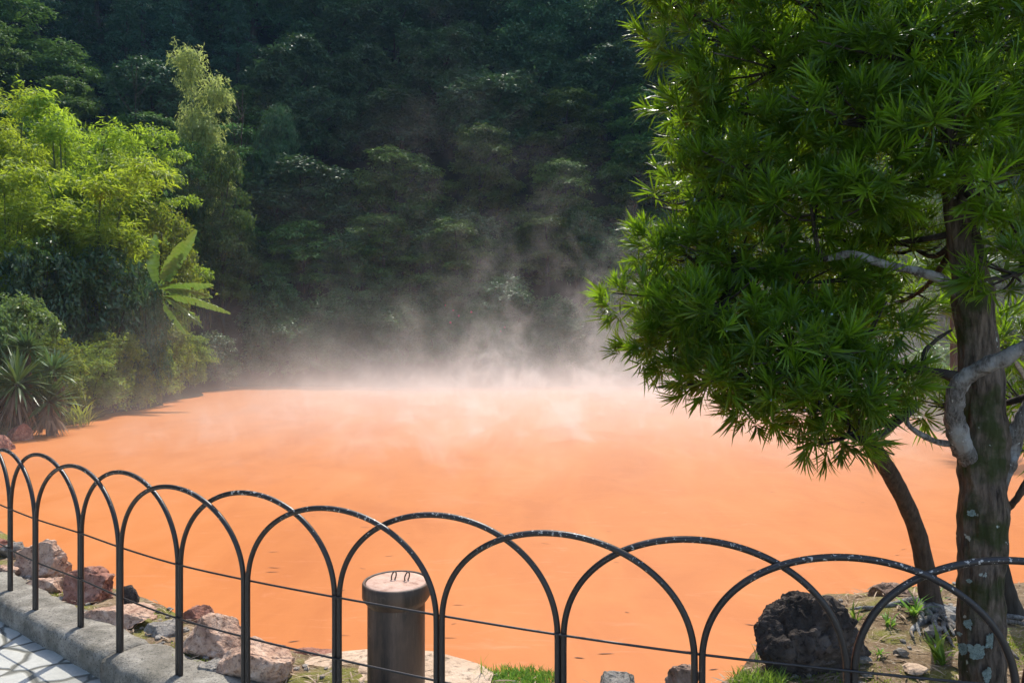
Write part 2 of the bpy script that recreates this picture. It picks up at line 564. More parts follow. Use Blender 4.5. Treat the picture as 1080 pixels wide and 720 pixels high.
def terr(x, d):
    uf = d - 36.6 - 0.5 * math.sin(x * 0.35)
    ul = left_shore(d) - x
    ur = x - right_shore(d) if d > 9 else -1 + 0.0 * x
    h2 = 0.0
    mx = max(uf, ul, ur)
    if uf > 0: h2 += (0.72 * uf + 0.0125 * uf * uf + (max(0, uf - 30) * 0.9)) ** 2  # last term: unseen steep crest above the top row, added to shade the slope
    if ul > 0: h2 += (0.50 * ul + 0.012 * ul * ul) ** 2
    if ur > 0: h2 += (0.45 * ur + 0.012 * ur * ur) ** 2
    if mx <= 0: return WATER_Z - 1.3 * min(1.0, -mx / 1.5)
    return WATER_Z + 0.05 + math.sqrt(h2) + 0.35 * min(1, mx / 3) * mnoise.noise(Vector((x * 0.3, d * 0.3, 0)))


def build_hill():
    xs = np.concatenate([np.arange(-75, -20, 2.0), np.arange(-20, 20, 0.8), np.arange(20, 76, 2.0)])
    ds = np.concatenate([np.arange(-14, 10, 2.0), np.arange(10, 46, 0.8), np.arange(46, 76, 2.0)])
    V = [(x, d, terr(x, d)) for d in ds for x in xs]
    nx = len(xs)
    q = [(j * nx + i, j * nx + i + 1, (j + 1) * nx + i + 1, (j + 1) * nx + i) for j in range(len(ds) - 1) for i in range(nx - 1)]
    o = link('hill', np_mesh('hill', V, q, smooth=True), M['hill'])
    tag(o, kind='structure')


build_hill()

# pond
V = [(x, y, WATER_Z) for y in (-6, 10, 26, 42) for x in (-17, -6, 6, 17)]
q = [(j * 4 + i, j * 4 + i + 1, (j + 1) * 4 + i + 1, (j + 1) * 4 + i) for j in range(3) for i in range(3)]
tag(link('pond_water', np_mesh('pond_water', V, q), M['water']), kind='structure')

# ---------------------------------------------------------------- near ground: path, kerb, bank
POST = [(-5.0, 5.9), (-4.62, 5.60), (-4.24, 5.30), (-3.87, 5.01), (-3.50, 4.71), (-3.12, 4.40), (-2.74, 4.11), (-2.343, 3.84), (-1.945, 3.55), (-1.552, 3.29), (-1.14, 3.07), (-0.715, 2.87),
        (-0.268, 2.675), (0.167, 2.50), (0.615, 2.345), (1.063, 2.225), (1.51, 2.12), (1.97, 2.04), (2.44, 1.99), (2.92, 1.96), (3.4, 1.95)]
FX = [p[0] for p in POST]
FY = [p[1] for p in POST]


def fence_y(x):
    if x < FX[0]: return FY[0] + (FX[0] - x) * 0.79
    if x > FX[-1]: return FY[-1]
    return float(np.interp(x, FX, FY))


EDGE = [(-9, 10.5), (-6, 7.6), (-4.5, 6.25), (-3.5, 5.25), (-2.6, 4.72), (-2.0, 4.28), (-1.5, 3.92), (-1.0, 3.72), (-0.2, 3.58), (0.3, 3.40), (0.8, 3.25), (1.1, 3.5), (1.5, 4.1), (2.0, 4.55), (3, 4.8), (4.5, 5.2), (7, 5.9), (13, 9.0)]


def edge_y(x): return float(np.interp(x, [e[0] for e in EDGE], [e[1] for e in EDGE]))


def bank_z(x, y):
    """ground height of the bank between fence and pond"""
    f = fence_y(x)
    e = edge_y(x)
    tt = max(0.0, min(1.0, (y - f) / max(0.2, e - f)))
    z = -0.03 - 0.07 * tt ** 2
    z += 0.035 * mnoise.fractal(Vector((x * 3, y * 3, 1.7)), 1.0, 2.0, 4) * min(1, tt * 4)
    z += 0.13 * math.exp(-(((x - 2.35) / 0.55) ** 2 + ((y - 4.05) / 0.5) ** 2))       # root mound
    return z


def build_bank():
    xs = np.arange(-9, 13.01, 0.06)
    nt = 34
    V, q = [], []
    for x in xs:
        f, e = fence_y(x) + 0.02, edge_y(x) + 0.06 * mnoise.noise(Vector((x * 2.3, 0, 4)))
        for k in range(nt + 1):
            y = f + (e - f) * k / nt
            V.append((x, y, bank_z(x, y)))
        V.append((x, e + 0.10, -0.35 + 0.08 * mnoise.noise(Vector((x * 3, 2, 0)))))
        V.append((x, e + 0.22, -0.9))
        V.append((x, e + 0.35, -1.6))
    m = nt + 4
    for i in range(len(xs) - 1):
        for k in range(m - 1):
            q.append((i * m + k, (i + 1) * m + k, (i + 1) * m + k + 1, i * m + k + 1))
    tag(link('bank_ground', np_mesh('bank_ground', V, q, smooth=True), M['soil']), kind='structure')


build_bank()

xs = [-30, -9] + list(np.arange(-8, 13, 0.5)) + [30]
V, q = [], []
for x in xs:
    V += [(x, -30, PATH_Z), (x, fence_y(x) - 0.02 if -9 <= x <= 13 else fence_y(max(-9, min(13, x))) - 0.02, PATH_Z)]
for i in range(len(xs) - 1): q.append((2 * i, 2 * i + 2, 2 * i + 3, 2 * i + 1))
tag(link('path', np_mesh('path', V, q), M['paving']), kind='structure')


def along(s):
    """point and tangent on the fence line at arc length s from POST[0]"""
    for i in range(len(POST) - 1):
        a, b = Vector(POST[i]), Vector(POST[i + 1])
        L = (b - a).length
        if s <= L or i == len(POST) - 2:
            return a + (b - a) * (s / L), (b - a).normalized()
        s -= L


def arclen(i): return sum((Vector(POST[k + 1]) - Vector(POST[k])).length for k in range(i))


def kerb_stone(s0, s1, label, seed, wide=0.0):
    rg = random.Random(seed)
    n = max(6, int((s1 - s0) / 0.05))
    prof = [(-0.075 - wide, -0.28), (-0.083 - wide, -0.03), (-0.070 - wide, 0.0), (-0.03, 0.008), (0.04, 0.006), (0.10, 0.004), (0.155 + wide, -0.01), (0.17 + wide, -0.05), (0.17 + wide, -0.28)]
    V, q = [], []
    for i in range(n + 1):
        s = s0 + (s1 - s0) * i / n
        p, tn = along(s)
        nn = Vector((-tn.y, tn.x))
        ed = min(i, n - i) / n * (s1 - s0)
        shr = 0.012 * max(0, 1 - ed / 0.03)
        for (o, z) in prof:
            w = p + nn * (o * (1 - shr * 3))
            nv = mnoise.fractal(Vector((w.x * 7 + seed, w.y * 7, z * 7)), 1.0, 2.0, 4)
            V.append((w.x + nn.x * nv * 0.012, w.y + nn.y * nv * 0.012, z - (shr if z > -0.2 else 0) + nv * (0.011 if z > -0.2 else 0)))
    m = len(prof)
    for i in range(n):
        for k in range(m - 1): q.append((i * m + k, (i + 1) * m + k, (i + 1) * m + k + 1, i * m + k + 1))
    mb = MB()
    mb.add(V, q)
    for i in (0, n):
        c = len(V) if i == 0 else len(V) + 1
    base = mb.n
    mb.add([sum((Vector(V[k]) for k in range(m)), Vector()) / m, sum((Vector(V[n * m + k]) for k in range(m)), Vector()) / m])
    for k in range(m - 1):
        mb.t.append((base, k, k + 1))
        mb.t.append((base + 1, n * m + k + 1, n * m + k))
    o = link('kerb_stone', mb.mesh('kerb_stone', smooth=True), M['kerb'])
    tag(o, label, 'kerb stone', 'kerb stones under the hoop fence')


s8 = arclen(8)
kerb_stone(s8 - 1.95, s8 - 0.035, 'long weathered concrete kerb stone beside the pale flagstone path', 3)
kerb_stone(s8 - 0.025, s8 + 1.05, 'rough kerb stone set slightly proud, cut off at the lower edge of the photo', 5, 0.018)
kerb_stone(s8 + 1.06, s8 + 2.6, 'kerb stone under the fence below the black pipe', 7)
kerb_stone(s8 + 2.61, s8 + 4.3, 'kerb stone under the fence in front of the big tree', 9)
kerb_stone(s8 - 3.6, s8 - 1.96, 'kerb stone at the far end of the fence', 12)


# ---------------------------------------------------------------- hoop fence
def build_fence():
    root = empty('hoop_fence', (POST[8][0], POST[8][1], 0))
    tag(root, 'low black iron fence of overlapping hoops standing along the kerb', 'fence')
    rx, ry = POST[8]
    R = 0.0112
    for i in range(len(POST) - 2):
        a, b = Vector(POST[i]), Vector(POST[i + 2])
        mid = Vector(POST[i + 1])
        par = i % 2
        dn = (b - a).normalized()
        nn = Vector((-dn.y, dn.x))
        off = nn * (-0.013 if par == 0 else 0.013)
        a2 = a + dn * (R * 1.05) + off
        b2 = b - dn * (R * 1.05) + off
        top = 0.893 if par else 0.878
        spring = 0.50
        pts = []
        for z in (-0.05, 0.15, 0.32): pts.append((a2.x - rx, a2.y - ry, z))
        for k in range(25):
            w = math.pi * k / 24
            f = 0.5 - 0.5 * math.cos(w)
            p = a2.lerp(b2, f)
            bend = 4 * f * (1 - f)
            cpt = (mid + off - (a2 + b2) / 2) * bend
            zz = spring + (top - spring) * math.sin(w) ** 0.92
            pts.append((p.x + cpt.x - rx, p.y + cpt.y - ry, zz))
        for z in (0.32, 0.15, -0.05): pts.append((b2.x - rx, b2.y - ry, z))
        link('hoop', MB().tube(pts, R, 10, 3).mesh('hoop'), M['paint'], root)
    for z, yoff in ((0.52, 0.0), (0.272, 0.0)):
        pts = [(p[0] - rx, p[1] - ry, z) for p in POST]
        link('rail', MB().tube(pts, 0.0045, 8, 4).mesh('rail'), M['paint'], root)


build_fence()


# ---------------------------------------------------------------- rocks
def rock_mesh(name, seed, sx, sy, sz, cuts=7, rough=0.10, sub=5, flat=False):
    rg = random.Random(seed)
    bm = bmesh.new()
    bmesh.ops.create_icosphere(bm, subdivisions=sub, radius=1.0)
    planes = []
    for _ in range(cuts):
        d = Vector((rg.gauss(0, 1), rg.gauss(0, 1), rg.gauss(0, 0.8))).normalized()
        planes.append((d, rg.uniform(0.42, 0.80)))
    if flat: planes.append((Vector((rg.uniform(-.1, .1), rg.uniform(-.1, .1), 1)).normalized(), 0.5))
    for v in bm.verts:
        p = v.co.copy()
        for d, h in planes:
            e = p.dot(d) - h
            if e > 0: p -= d * e * 0.97
        nv = mnoise.fractal(p * 1.7 + Vector((seed * 3.1, 0, 0)), 0.9, 2.1, 5)
        rid = abs(mnoise.noise(p * 4.0 + Vector((0, seed, 0))))
        fine = mnoise.fractal(p * 7.0 + Vector((0, 0, seed)), 0.8, 2.2, 4)
        crack = max(0.0, 0.10 - abs(mnoise.noise(p * 2.3 + Vector((seed, 1, 0)))))
        p *= 1 + rough * nv * 1.3 - rough * 0.5 * rid + rough * 0.28 * fine - crack * rough * 5
        v.co = Vector((p.x * sx, p.y * sy, p.z * sz))
    me = bpy.data.meshes.new(name)
    bm.to_mesh(me)
    bm.free()
    me.polygons.foreach_set('use_smooth', np.full(len(me.polygons), True))
    me.set_sharp_from_angle(angle=math.radians(30)) if hasattr(me, 'set_sharp_from_angle') else None
    return me


def rock(x0, y0, x1, y1, mat, label, seed, depth=None, dscale=0.8, flat=False, group='rocks edging the pond', sink=0.25, rough=0.10, cuts=7, zg=None, sub=5):
    """a rock that fills the pixel box (x0, y0)-(x1, y1) and stands on the bank"""
    cx = (x0 + x1) / 2
    if depth is None:
        d = EYE * F / (y1 - 360)
        for _ in range(20):
            X = (cx - 540) * d / F
            d = 0.5 * d + 0.5 * (EYE - bank_z(X, d)) * F / (y1 - 360)
    else: d = depth
    w = (x1 - x0) * d / F / 2
    h = (y1 - y0) * d / F
    dc = d + w * dscale * 0.6
    hz = h * (1 + sink) / 2
    top = EYE + (360 - y0) * dc / F
    r = rnd.uniform(0, 6.28)
    o = link('rock', rock_mesh('rock', seed, w * 1.12, w * dscale * 1.1, hz * 1.12, cuts, rough, sub, flat), mat)
    o.location = ((cx - 540) * dc / F, dc, top - hz)
    tag(o, label, 'rock', group)
    return o


rock(-6, 570, 24, 588, M['rock_grey'], 'small grey rock at the end of the shore edge beyond the fence', 21, dscale=0.8)
rock(-14, 564, 8, 578, M['rock_red'], 'small dark red rock half hidden behind the fence posts', 22, depth=5.5)
rock(12, 574, 80, 612, M['rock_pink'], 'large pinkish boulder, the biggest of the shore rocks behind the fence', 23, dscale=0.7, rough=0.12)
rock(58, 601, 123, 634, M['rock_red'], 'rounded reddish rock next to the big pink boulder', 24, dscale=0.7, cuts=5)
rock(124, 619, 145, 646, M['rock_dark'], 'small dark upright rock behind a fence post', 25, depth=4.35)
rock(84, 632, 164, 662, M['rock_pink'], 'flat pinkish slab rock between the reddish rock and a fence post', 26, flat=True, dscale=0.6)
rock(152, 654, 188, 672, M['rock_grey'], 'small flat grey rock beside the mossy soil', 27, flat=True)
rock(190, 640, 228, 664, M['rock_red'], 'dark red angular rock at the edge of the orange water', 28, depth=4.12, cuts=9)
rock(188, 652, 262, 695, M['rock_pink'], 'pale pink rock with a broad sloping top', 29, dscale=0.7, cuts=8)
rock(226, 664, 306, 722, M['rock_pink'], 'pink rock with a shadowed triangular face next to the pale slab', 30, dscale=0.6, cuts=10)
rock(308, 679, 378, 712, M['rock_red'], 'reddish low rock behind the pale slab beside the black pipe', 31, depth=3.72, dscale=0.5)
rock(612, 712, 688, 740, M['rock_grey'], 'low grey rock at the lower edge, just right of the grass clump', 32, depth=3.18, dscale=0.6)
rock(702, 703, 742, 732, M['rock_brown'], 'small brown rock by a fence post at the lower edge', 33, depth=3.25)
rock(778, 629, 906, 700, M['rock_dark'], 'big dark pitted lava rock on the bank beside the tree', 34, depth=3.42, dscale=0.7, rough=0.15, cuts=11, sub=6, sink=0.75)
rock(912, 617, 962, 652, M['rock_brown'], 'brown pink rock at the water edge beside the slim curved trunk', 35, depth=4.25, dscale=0.7)
rock(28, 600, 72, 626, M['rock_pink'], 'half buried tan rock at the foot of the big pink boulder', 51, flat=True, dscale=0.7, sink=0.8)
rock(126, 640, 176, 664, M['rock_pink'], 'low tan rock behind the flat grey rock', 52, depth=4.15, flat=True, dscale=0.7, sink=0.6)
rock(262, 676, 312, 708, M['rock_red'], 'low reddish rock wedged between the pink rock and the pale slab', 53, depth=3.66, flat=True, dscale=0.7, sink=0.6)
rock(196, 690, 238, 713, M['rock_grey'], 'half buried grey rock between the pale pink rock and the kerb', 54, flat=True, dscale=0.6, sink=0.8)
rock(-4, 592, 22, 608, M['rock_pink'], 'half buried tan rock at the photo margin behind the first posts', 55, flat=True, dscale=0.7, sink=0.8)
g2 = 'rocks at the far corner of the pond'
rock(-12, 462, 14, 492, M['rock_red'], 'orange brown rock in the far corner of the pond under the yuccas', 36, depth=15.2, group=g2)
rock(6, 447, 34, 470, M['rock_red'], 'brown rock at the water edge below the yuccas, farther of the pair', 37, depth=16.6, group=g2)

# pale slab under the pipe
mb = MB()
o = link('stone_slab', rock_mesh('stone_slab', 41, 0.80, 0.42, 0.15, 3, 0.035, 4, True), M['slab'])
o.location = (-0.80, 3.38, -0.13)
tag(o, 'flat pale pinkish stone slab that the black pipe stands on', 'slab')


# ---------------------------------------------------------------- black pipe with mud-stained lid
def build_pipe():
    D = 3.30
    c = px(418, 612, D)
    top = EYE + (360 - 612) * D / F
    r = 0.1565
    root = empty('pipe_post', (c.x, D, -0.06))
    z = top + 0.06
    tag(root, 'upright black pipe with a flanged rim and mud stained lid, at the water edge', 'pipe')
    t = NT('black_weathered_pipe')
    o = t.coord('Object')
    stre = t.noise(3.0, 6, 0.7, t.coord('Object', (6, 6, 0.8)))
    cc = t.ramp(stre, [(0.32, (0.024, 0.018, 0.014)), (0.52, (0.065, 0.044, 0.033)), (0.72, (0.16, 0.105, 0.075))])
    cc = t.mix(t.ramp(t.noise(13, 3, 0.6, o), [(0.62, 0.0), (0.70, 0.6)]), cc, (0.20, 0.14, 0.10))
    cc = t.mix(t.ramp(t.noise(2.0, 5, 0.65, t.coord('Object', (3, 3, 0.9))), [(0.46, 0.0), (0.62, 0.75)]), cc, (0.14, 0.085, 0.055))
    cc = t.mix(t.ramp(t.noise(7.0, 5, 0.7, t.coord('Object', (4, 4, 0.35))), [(0.66, 0.0), (0.70, 0.5)]), cc, (0.30, 0.25, 0.21))
    mp = t.done(t.bsdf(cc, 0.5, 0.4, t.noise(30, 4, 0.6, o), 0.2, 0.004))
    t = NT('pale_mud_crust')
    o = t.coord('Object')
    cc = t.ramp(t.noise(14, 7, 0.7, o), [(0.32, (0.24, 0.13, 0.09)), (0.48, (0.46, 0.30, 0.23)), (0.7, (0.56, 0.40, 0.32))])
    ml = t.done(t.bsdf(cc, 0.8, 0.2, t.noise(40, 5, 0.6, o), 0.5, 0.006))
    rb = r * 0.845
    link('body', MB().lathe([(rb, -0.25), (rb, z - 0.10), (rb * 0.98, z - 0.085)], 48).mesh('body'), mp, root)
    link('rim', MB().lathe([(rb * 1.003, z - 0.100), (rb + 0.004, z - 0.094), (r - 0.008, z - 0.080), (r, z - 0.066), (r, z - 0.008), (r - 0.004, z), (r - 0.011, z), (r - 0.014, z - 0.006), (r - 0.014, z - 0.03)], 56).mesh('rim'), mp, root)
    rl = r - 0.0165
    lid = link('lid', MB().lathe([(rl, z - 0.04), (rl, z - 0.006), (rl - 0.006, z - 0.002), (rl * 0.6, z), (0.002, z + 0.001)], 56).mesh('lid'), ml, root)
    for (dx, dy) in ((-0.018, 0.005), (0.045, -0.004)):
        pts = []
        for k in range(17):
            w = 2 * math.pi * k / 16
            lx, lz = 0.012 * math.cos(w), 0.026 + 0.026 * math.sin(w)
            pts.append((dx + lx * 0.8 + lz * 0.15, dy + lx * 0.5 + 0.01, z + lz * 0.8 - 0.004))
        link('lifting_loop', MB().tube(pts, 0.0034, 8, 2, cap=False).mesh('lifting_loop'), mp, lid)


build_pipe()


# ---------------------------------------------------------------- forest tree kinds
def branchy_trunk(h, r, tips, rg, seg=8, base=(0, 0, -1.5)):
    mb = MB()
    top = Vector((rg.uniform(-.2, .2), rg.uniform(-.2, .2), h * 0.72))
    mb.tube([base, (0, 0, 0.2), (rg.uniform(-.15, .15), rg.uniform(-.15, .15), h * 0.35), top], [r * 1.35, r, r * 0.75, r * 0.3], seg, 4, 0.15, 2.0)
    for tp in tips:
        tp = Vector(tp)
        z0 = max(h * 0.2, min(h * 0.66, tp.z - 0.45 * math.hypot(tp.x, tp.y) - 0.2))
        f = z0 / (h * 0.72)
        st = Vector((top.x * f, top.y * f, z0))
        md = st.lerp(tp, 0.55) + Vector((0, 0, -0.15))
        mb.tube([st, md, tp], [r * 0.42, r * 0.26, r * 0.08], 6, 4, 0.1, 2.0)
    return mb


PROTO = {}


def proto(kind, var, H, W, crown, trunk, leafm, barkm, name):
    root = empty(name)
    link('trunk', trunk, barkm, root)
    link('crown', crown, leafm, root)
    PROTO.setdefault(kind, []).append((root, H, W))
    root['_free'] = 1


def blobs_round(rg, W, H, z0, n, rb, sq=0.8):
    out = []
    for i in range(n):
        u = (i + 0.5) / n
        th = i * 2.39996 + rg.uniform(-.4, .4)
        zz = -0.55 + 1.5 * u
        rad = math.sqrt(max(0.02, 1 - min(1, abs(zz)) ** 2)) if zz < 1 else 0.1
        a = (W / 2 - rb) * rad * rg.uniform(0.75, 1.08)
        r = rb * rg.uniform(0.75, 1.2)
        out.append(((a * math.cos(th), a * math.sin(th), z0 + (H - z0 - rb * sq) * (0.1 + 0.9 * u) * rg.uniform(.93, 1.05)), (r, r, r * sq)))
    return out


def make_protos():
    for v in range(4):      # broadleaf forest trees, 7 x 9 m
        rg = np.random.default_rng(100 + v); r2 = random.Random(v)
        bl = blobs_round(r2, 7.4, 9, 2.4, 15, 1.35)
        cm = crown_mesh('broadleaf_crown', bl, rg, 3.6, 0.42, 20, 0.30, 0.15, 0.6, 0.25, 0.6)
        proto('broadleaf', v, 9, 7.2, cm, branchy_trunk(9, 0.24, [b[0] for b in bl[::2]], r2).mesh('trunk'), M['lf_forest'], M['bark_dark'], 'broadleaf_tree')
    for v in range(4):      # layered maples, 7 x 7 m
        rg = np.random.default_rng(200 + v); r2 = random.Random(40 + v)
        bl = []
        for i in range(17):
            u = i / 16
            th = i * 2.4 + r2.uniform(-.5, .5)
            a = 2.7 * math.sqrt(max(0.03, 1 - u ** 2.2)) * r2.uniform(0.45, 1.0)
            r = r2.uniform(0.9, 1.5)
            bl.append(((a * math.cos(th), a * math.sin(th), 1.8 + 4.9 * u), (r, r, r * 0.30)))
        cm = crown_mesh('maple_crown', bl, rg, 4.2, 0.38, 20, 0.25, 0.13, 0.28, 0.15, 1.1, 0.6, -0.55)
        proto('maple', v, 7, 7.2, cm, branchy_trunk(7, 0.18, [b[0] for b in bl[::2]], r2).mesh('trunk'), M['lf_maple'], M['bark_dark'], 'maple_tree')
    for v in range(3):      # cedars, 4.5 x 12 m
        rg = np.random.default_rng(300 + v); r2 = random.Random(80 + v)
        bl = []
        for i in range(26):
            u = i / 25
            th = i * 2.4 + r2.uniform(-.4, .4)
            a = (1.9 * (1 - u) ** 0.75 + 0.1) * r2.uniform(0.55, 1.0)
            r = (0.95 - 0.45 * u) * r2.uniform(0.8, 1.25)
            bl.append(((a * math.cos(th), a * math.sin(th), 2.8 + 8.8 * u), (r, r, r * 0.85)))
        cm = crown_mesh('cedar_crown', bl, rg, 4.8, 0.34, 18, 0.26, 0.10, 0.8, 0.45, 0.4)
        proto('cedar', v, 12, 5.0, cm, branchy_trunk(12, 0.22, [b[0] for b in bl[::4]], r2).mesh('trunk'), M['lf_cedar'], M['bark_dark'], 'cedar_tree')
    for v in range(3):      # shrubs, 3.4 x 3 m
        rg = np.random.default_rng(400 + v); r2 = random.Random(120 + v)
        bl = blobs_round(r2, 3.5, 3.0, 0.3, 12, 0.75, 0.75) + [((r2.uniform(-.8, .8), r2.uniform(-.8, .8), 0.5), (0.9, 0.9, 0.6)) for _ in range(4)]
        cm = crown_mesh('shrub_crown', bl, rg, 11, 0.22, 18, 0.17, 0.085, 0.7, 0.2, 0.6)
        mb = MB()
        for b in bl[::3]: mb.tube([(0, 0, -0.4), (b[0][0] * .4, b[0][1] * .4, 0.5), b[0]], [0.06, 0.04, 0.015], 5, 3)
        proto('shrub', v, 3.0, 3.5, cm, mb.mesh('stem'), M['lf_shrub'], M['bark_dark'], 'shore_shrub')
    # bamboo clumps, 4 x 9 m: arching culms, hanging sprays of narrow leaves
    for kind, mat, nm, seeds in (('bamboo', 'lf_bamboo', 'bamboo_clump', (1, 2, 3)), ('pale', 'lf_pale', 'bamboo_clump', (7,))):
        for sd in seeds:
            rg = np.random.default_rng(500 + sd); r2 = random.Random(160 + sd)
            mb = MB()
            C, O, R = [], [], []
            ncul = 15 if kind == 'bamboo' else 7
            for c in range(ncul):
                th = c * 2.4 + r2.uniform(-.3, .3)
                reach = r2.uniform(0.4, 2.0) * (1.0 if kind == 'bamboo' else 0.36)
                hh = 9 * r2.uniform(0.55, 1.0) * (1 - 0.10 * reach)
                b0 = Vector((math.cos(th) * 0.5, math.sin(th) * 0.5, -0.5))
                pts = [b0, b0 + Vector((math.cos(th) * reach * .15, math.sin(th) * reach * .15, hh * .5)),
                       b0 + Vector((math.cos(th) * reach * .55, math.sin(th) * reach * .55, hh * .9)),
                       b0 + Vector((math.cos(th) * reach * 1.05, math.sin(th) * reach * 1.05, hh * 0.98)),
                       b0 + Vector((math.cos(th) * reach * 1.35, math.sin(th) * reach * 1.35, hh * 0.88))]
                mb.tube(pts, [.045, .04, .025, .012, .006], 5, 4)
                for k in range(58 if kind == 'bamboo' else 110):
                    u = r2.uniform(0.22, 1.0)
                    f = u * 4
                    i = min(3, int(f))
                    p = pts[i].lerp(pts[i + 1], f - i)
                    an = r2.uniform(0, 6.28)
                    sp = r2.uniform(0.1, 0.95 if kind == 'bamboo' else 1.35) * (1.05 - 0.5 * u)
                    q = p + Vector((math.cos(an) * sp, math.sin(an) * sp, r2.uniform(-.35, .15)))
                    C.append(q); O.append((math.cos(an), math.sin(an), 0.35)); R.append(r2.uniform(.22, .42))
            C, O, R = np.array(C), nrm(np.array(O)), np.array(R)
            P, A, N, L, W = cluster_leaves(rg, C, R, O, 20, 0.25, 0.06, 0.5, 0.75, 0.7, 0.4, 0.6)
            tint = np.clip(np.repeat(rg.uniform(0, .7, len(C)), 20) + rg.uniform(-.1, .3, len(P)), 0, 1)
            Vv, qq = diamonds(P, A, N, L, W)
            proto(kind, sd, 7.7, 4.4 if kind == 'bamboo' else 3.0, np_mesh('bamboo_crown', Vv, qq, tint=tint), mb.mesh('culms'), M[mat], M['culm'], nm)
    # small-leaved bank shrubs in several greens
    for kind, mat, ll, lw, gl in (('olive', 'lf_olive', 0.135, 0.065, 0.8), ('gloss', 'lf_gloss', 0.17, 0.085, 0.6), ('light', 'lf_light', 0.17, 0.09, 0.7)):
        for v in range(3 if kind == 'olive' else 2):
            rg = np.random.default_rng(600 + v + len(kind)); r2 = random.Random(200 + v + ord(kind[0]))
            bl = blobs_round(r2, 3.1, 2.6, 0.25, 13, 0.62, 0.75) + [((r2.uniform(-.8, .8), r2.uniform(-.8, .8), 0.4), (0.8, 0.8, 0.5)) for _ in range(4)]
            cm = crown_mesh(kind + '_crown', bl, rg, 11, 0.17, 18, ll, lw, 0.6, 0.15, gl)
            mb = MB()
            for b in bl[::2]: mb.tube([(0, 0, -0.4), (b[0][0] * .4, b[0][1] * .4, 0.4), b[0]], [0.05, 0.035, 0.012], 5, 3)
            proto(kind, v, 2.6, 3.1, cm, mb.mesh('stem'), M[mat], M['bark_dark'], 'bank_shrub')
    # bright layered maple
    rg = np.random.default_rng(700); r2 = random.Random(240)
    bl = []
    for i in range(22):
        u = i / 21
        th = i * 2.4 + r2.uniform(-.5, .5)
        a = 1.55 * math.sqrt(max(0.03, 1 - u ** 2)) * r2.uniform(0.3, 1.0)
        r = r2.uniform(0.5, 0.85)
        bl.append(((a * math.cos(th), a * math.sin(th), 1.0 + 4.8 * u), (r, r, r * 0.26)))
    cm = crown_mesh('bright_maple_crown', bl, rg, 13, 0.24, 15, 0.15, 0.08, 0.25, 0.2, 1.1, 0.6, -0.5)
    proto('bright', 0, 6, 4.0, cm, branchy_trunk(6, 0.10, [b[0] for b in bl[::2]], r2).mesh('trunk'), M['lf_bright'], M['bark_dark'], 'maple_tree')


make_protos()


def place(kind, x, d, height, width, label, cat, group, var=None, rz=None, lean=0.0):
    pl = PROTO[kind]
    root, H, W = pl[(rnd.randrange(len(pl)) if var is None else var) % len(pl)]
    if root.get('_free'):
        o = root
        del root['_free']
    else: o = copy_tree(root)
    o.location = (x, d, terr(x, d) - 0.05)
    o.rotation_euler = (lean, 0, rnd.uniform(0, 6.28) if rz is None else rz)
    s = width / W
    o.scale = (s, s, height / H)
    return tag(o, label, cat, group)


def at_px(kind, cx, top, wpx, d, label, cat, group=None, var=None, name=None):
    x = (cx - 540) * d / F
    zt = EYE + (360 - top) * d / F
    o = place(kind, x, d, zt - terr(x, d), wpx * d / F, label, cat, group, var)
    if name: o.name = name
    return o


ORD = 'first second third fourth fifth sixth seventh eighth ninth tenth eleventh twelfth thirteenth fourteenth fifteenth sixteenth seventeenth eighteenth nineteenth twentieth'.split()


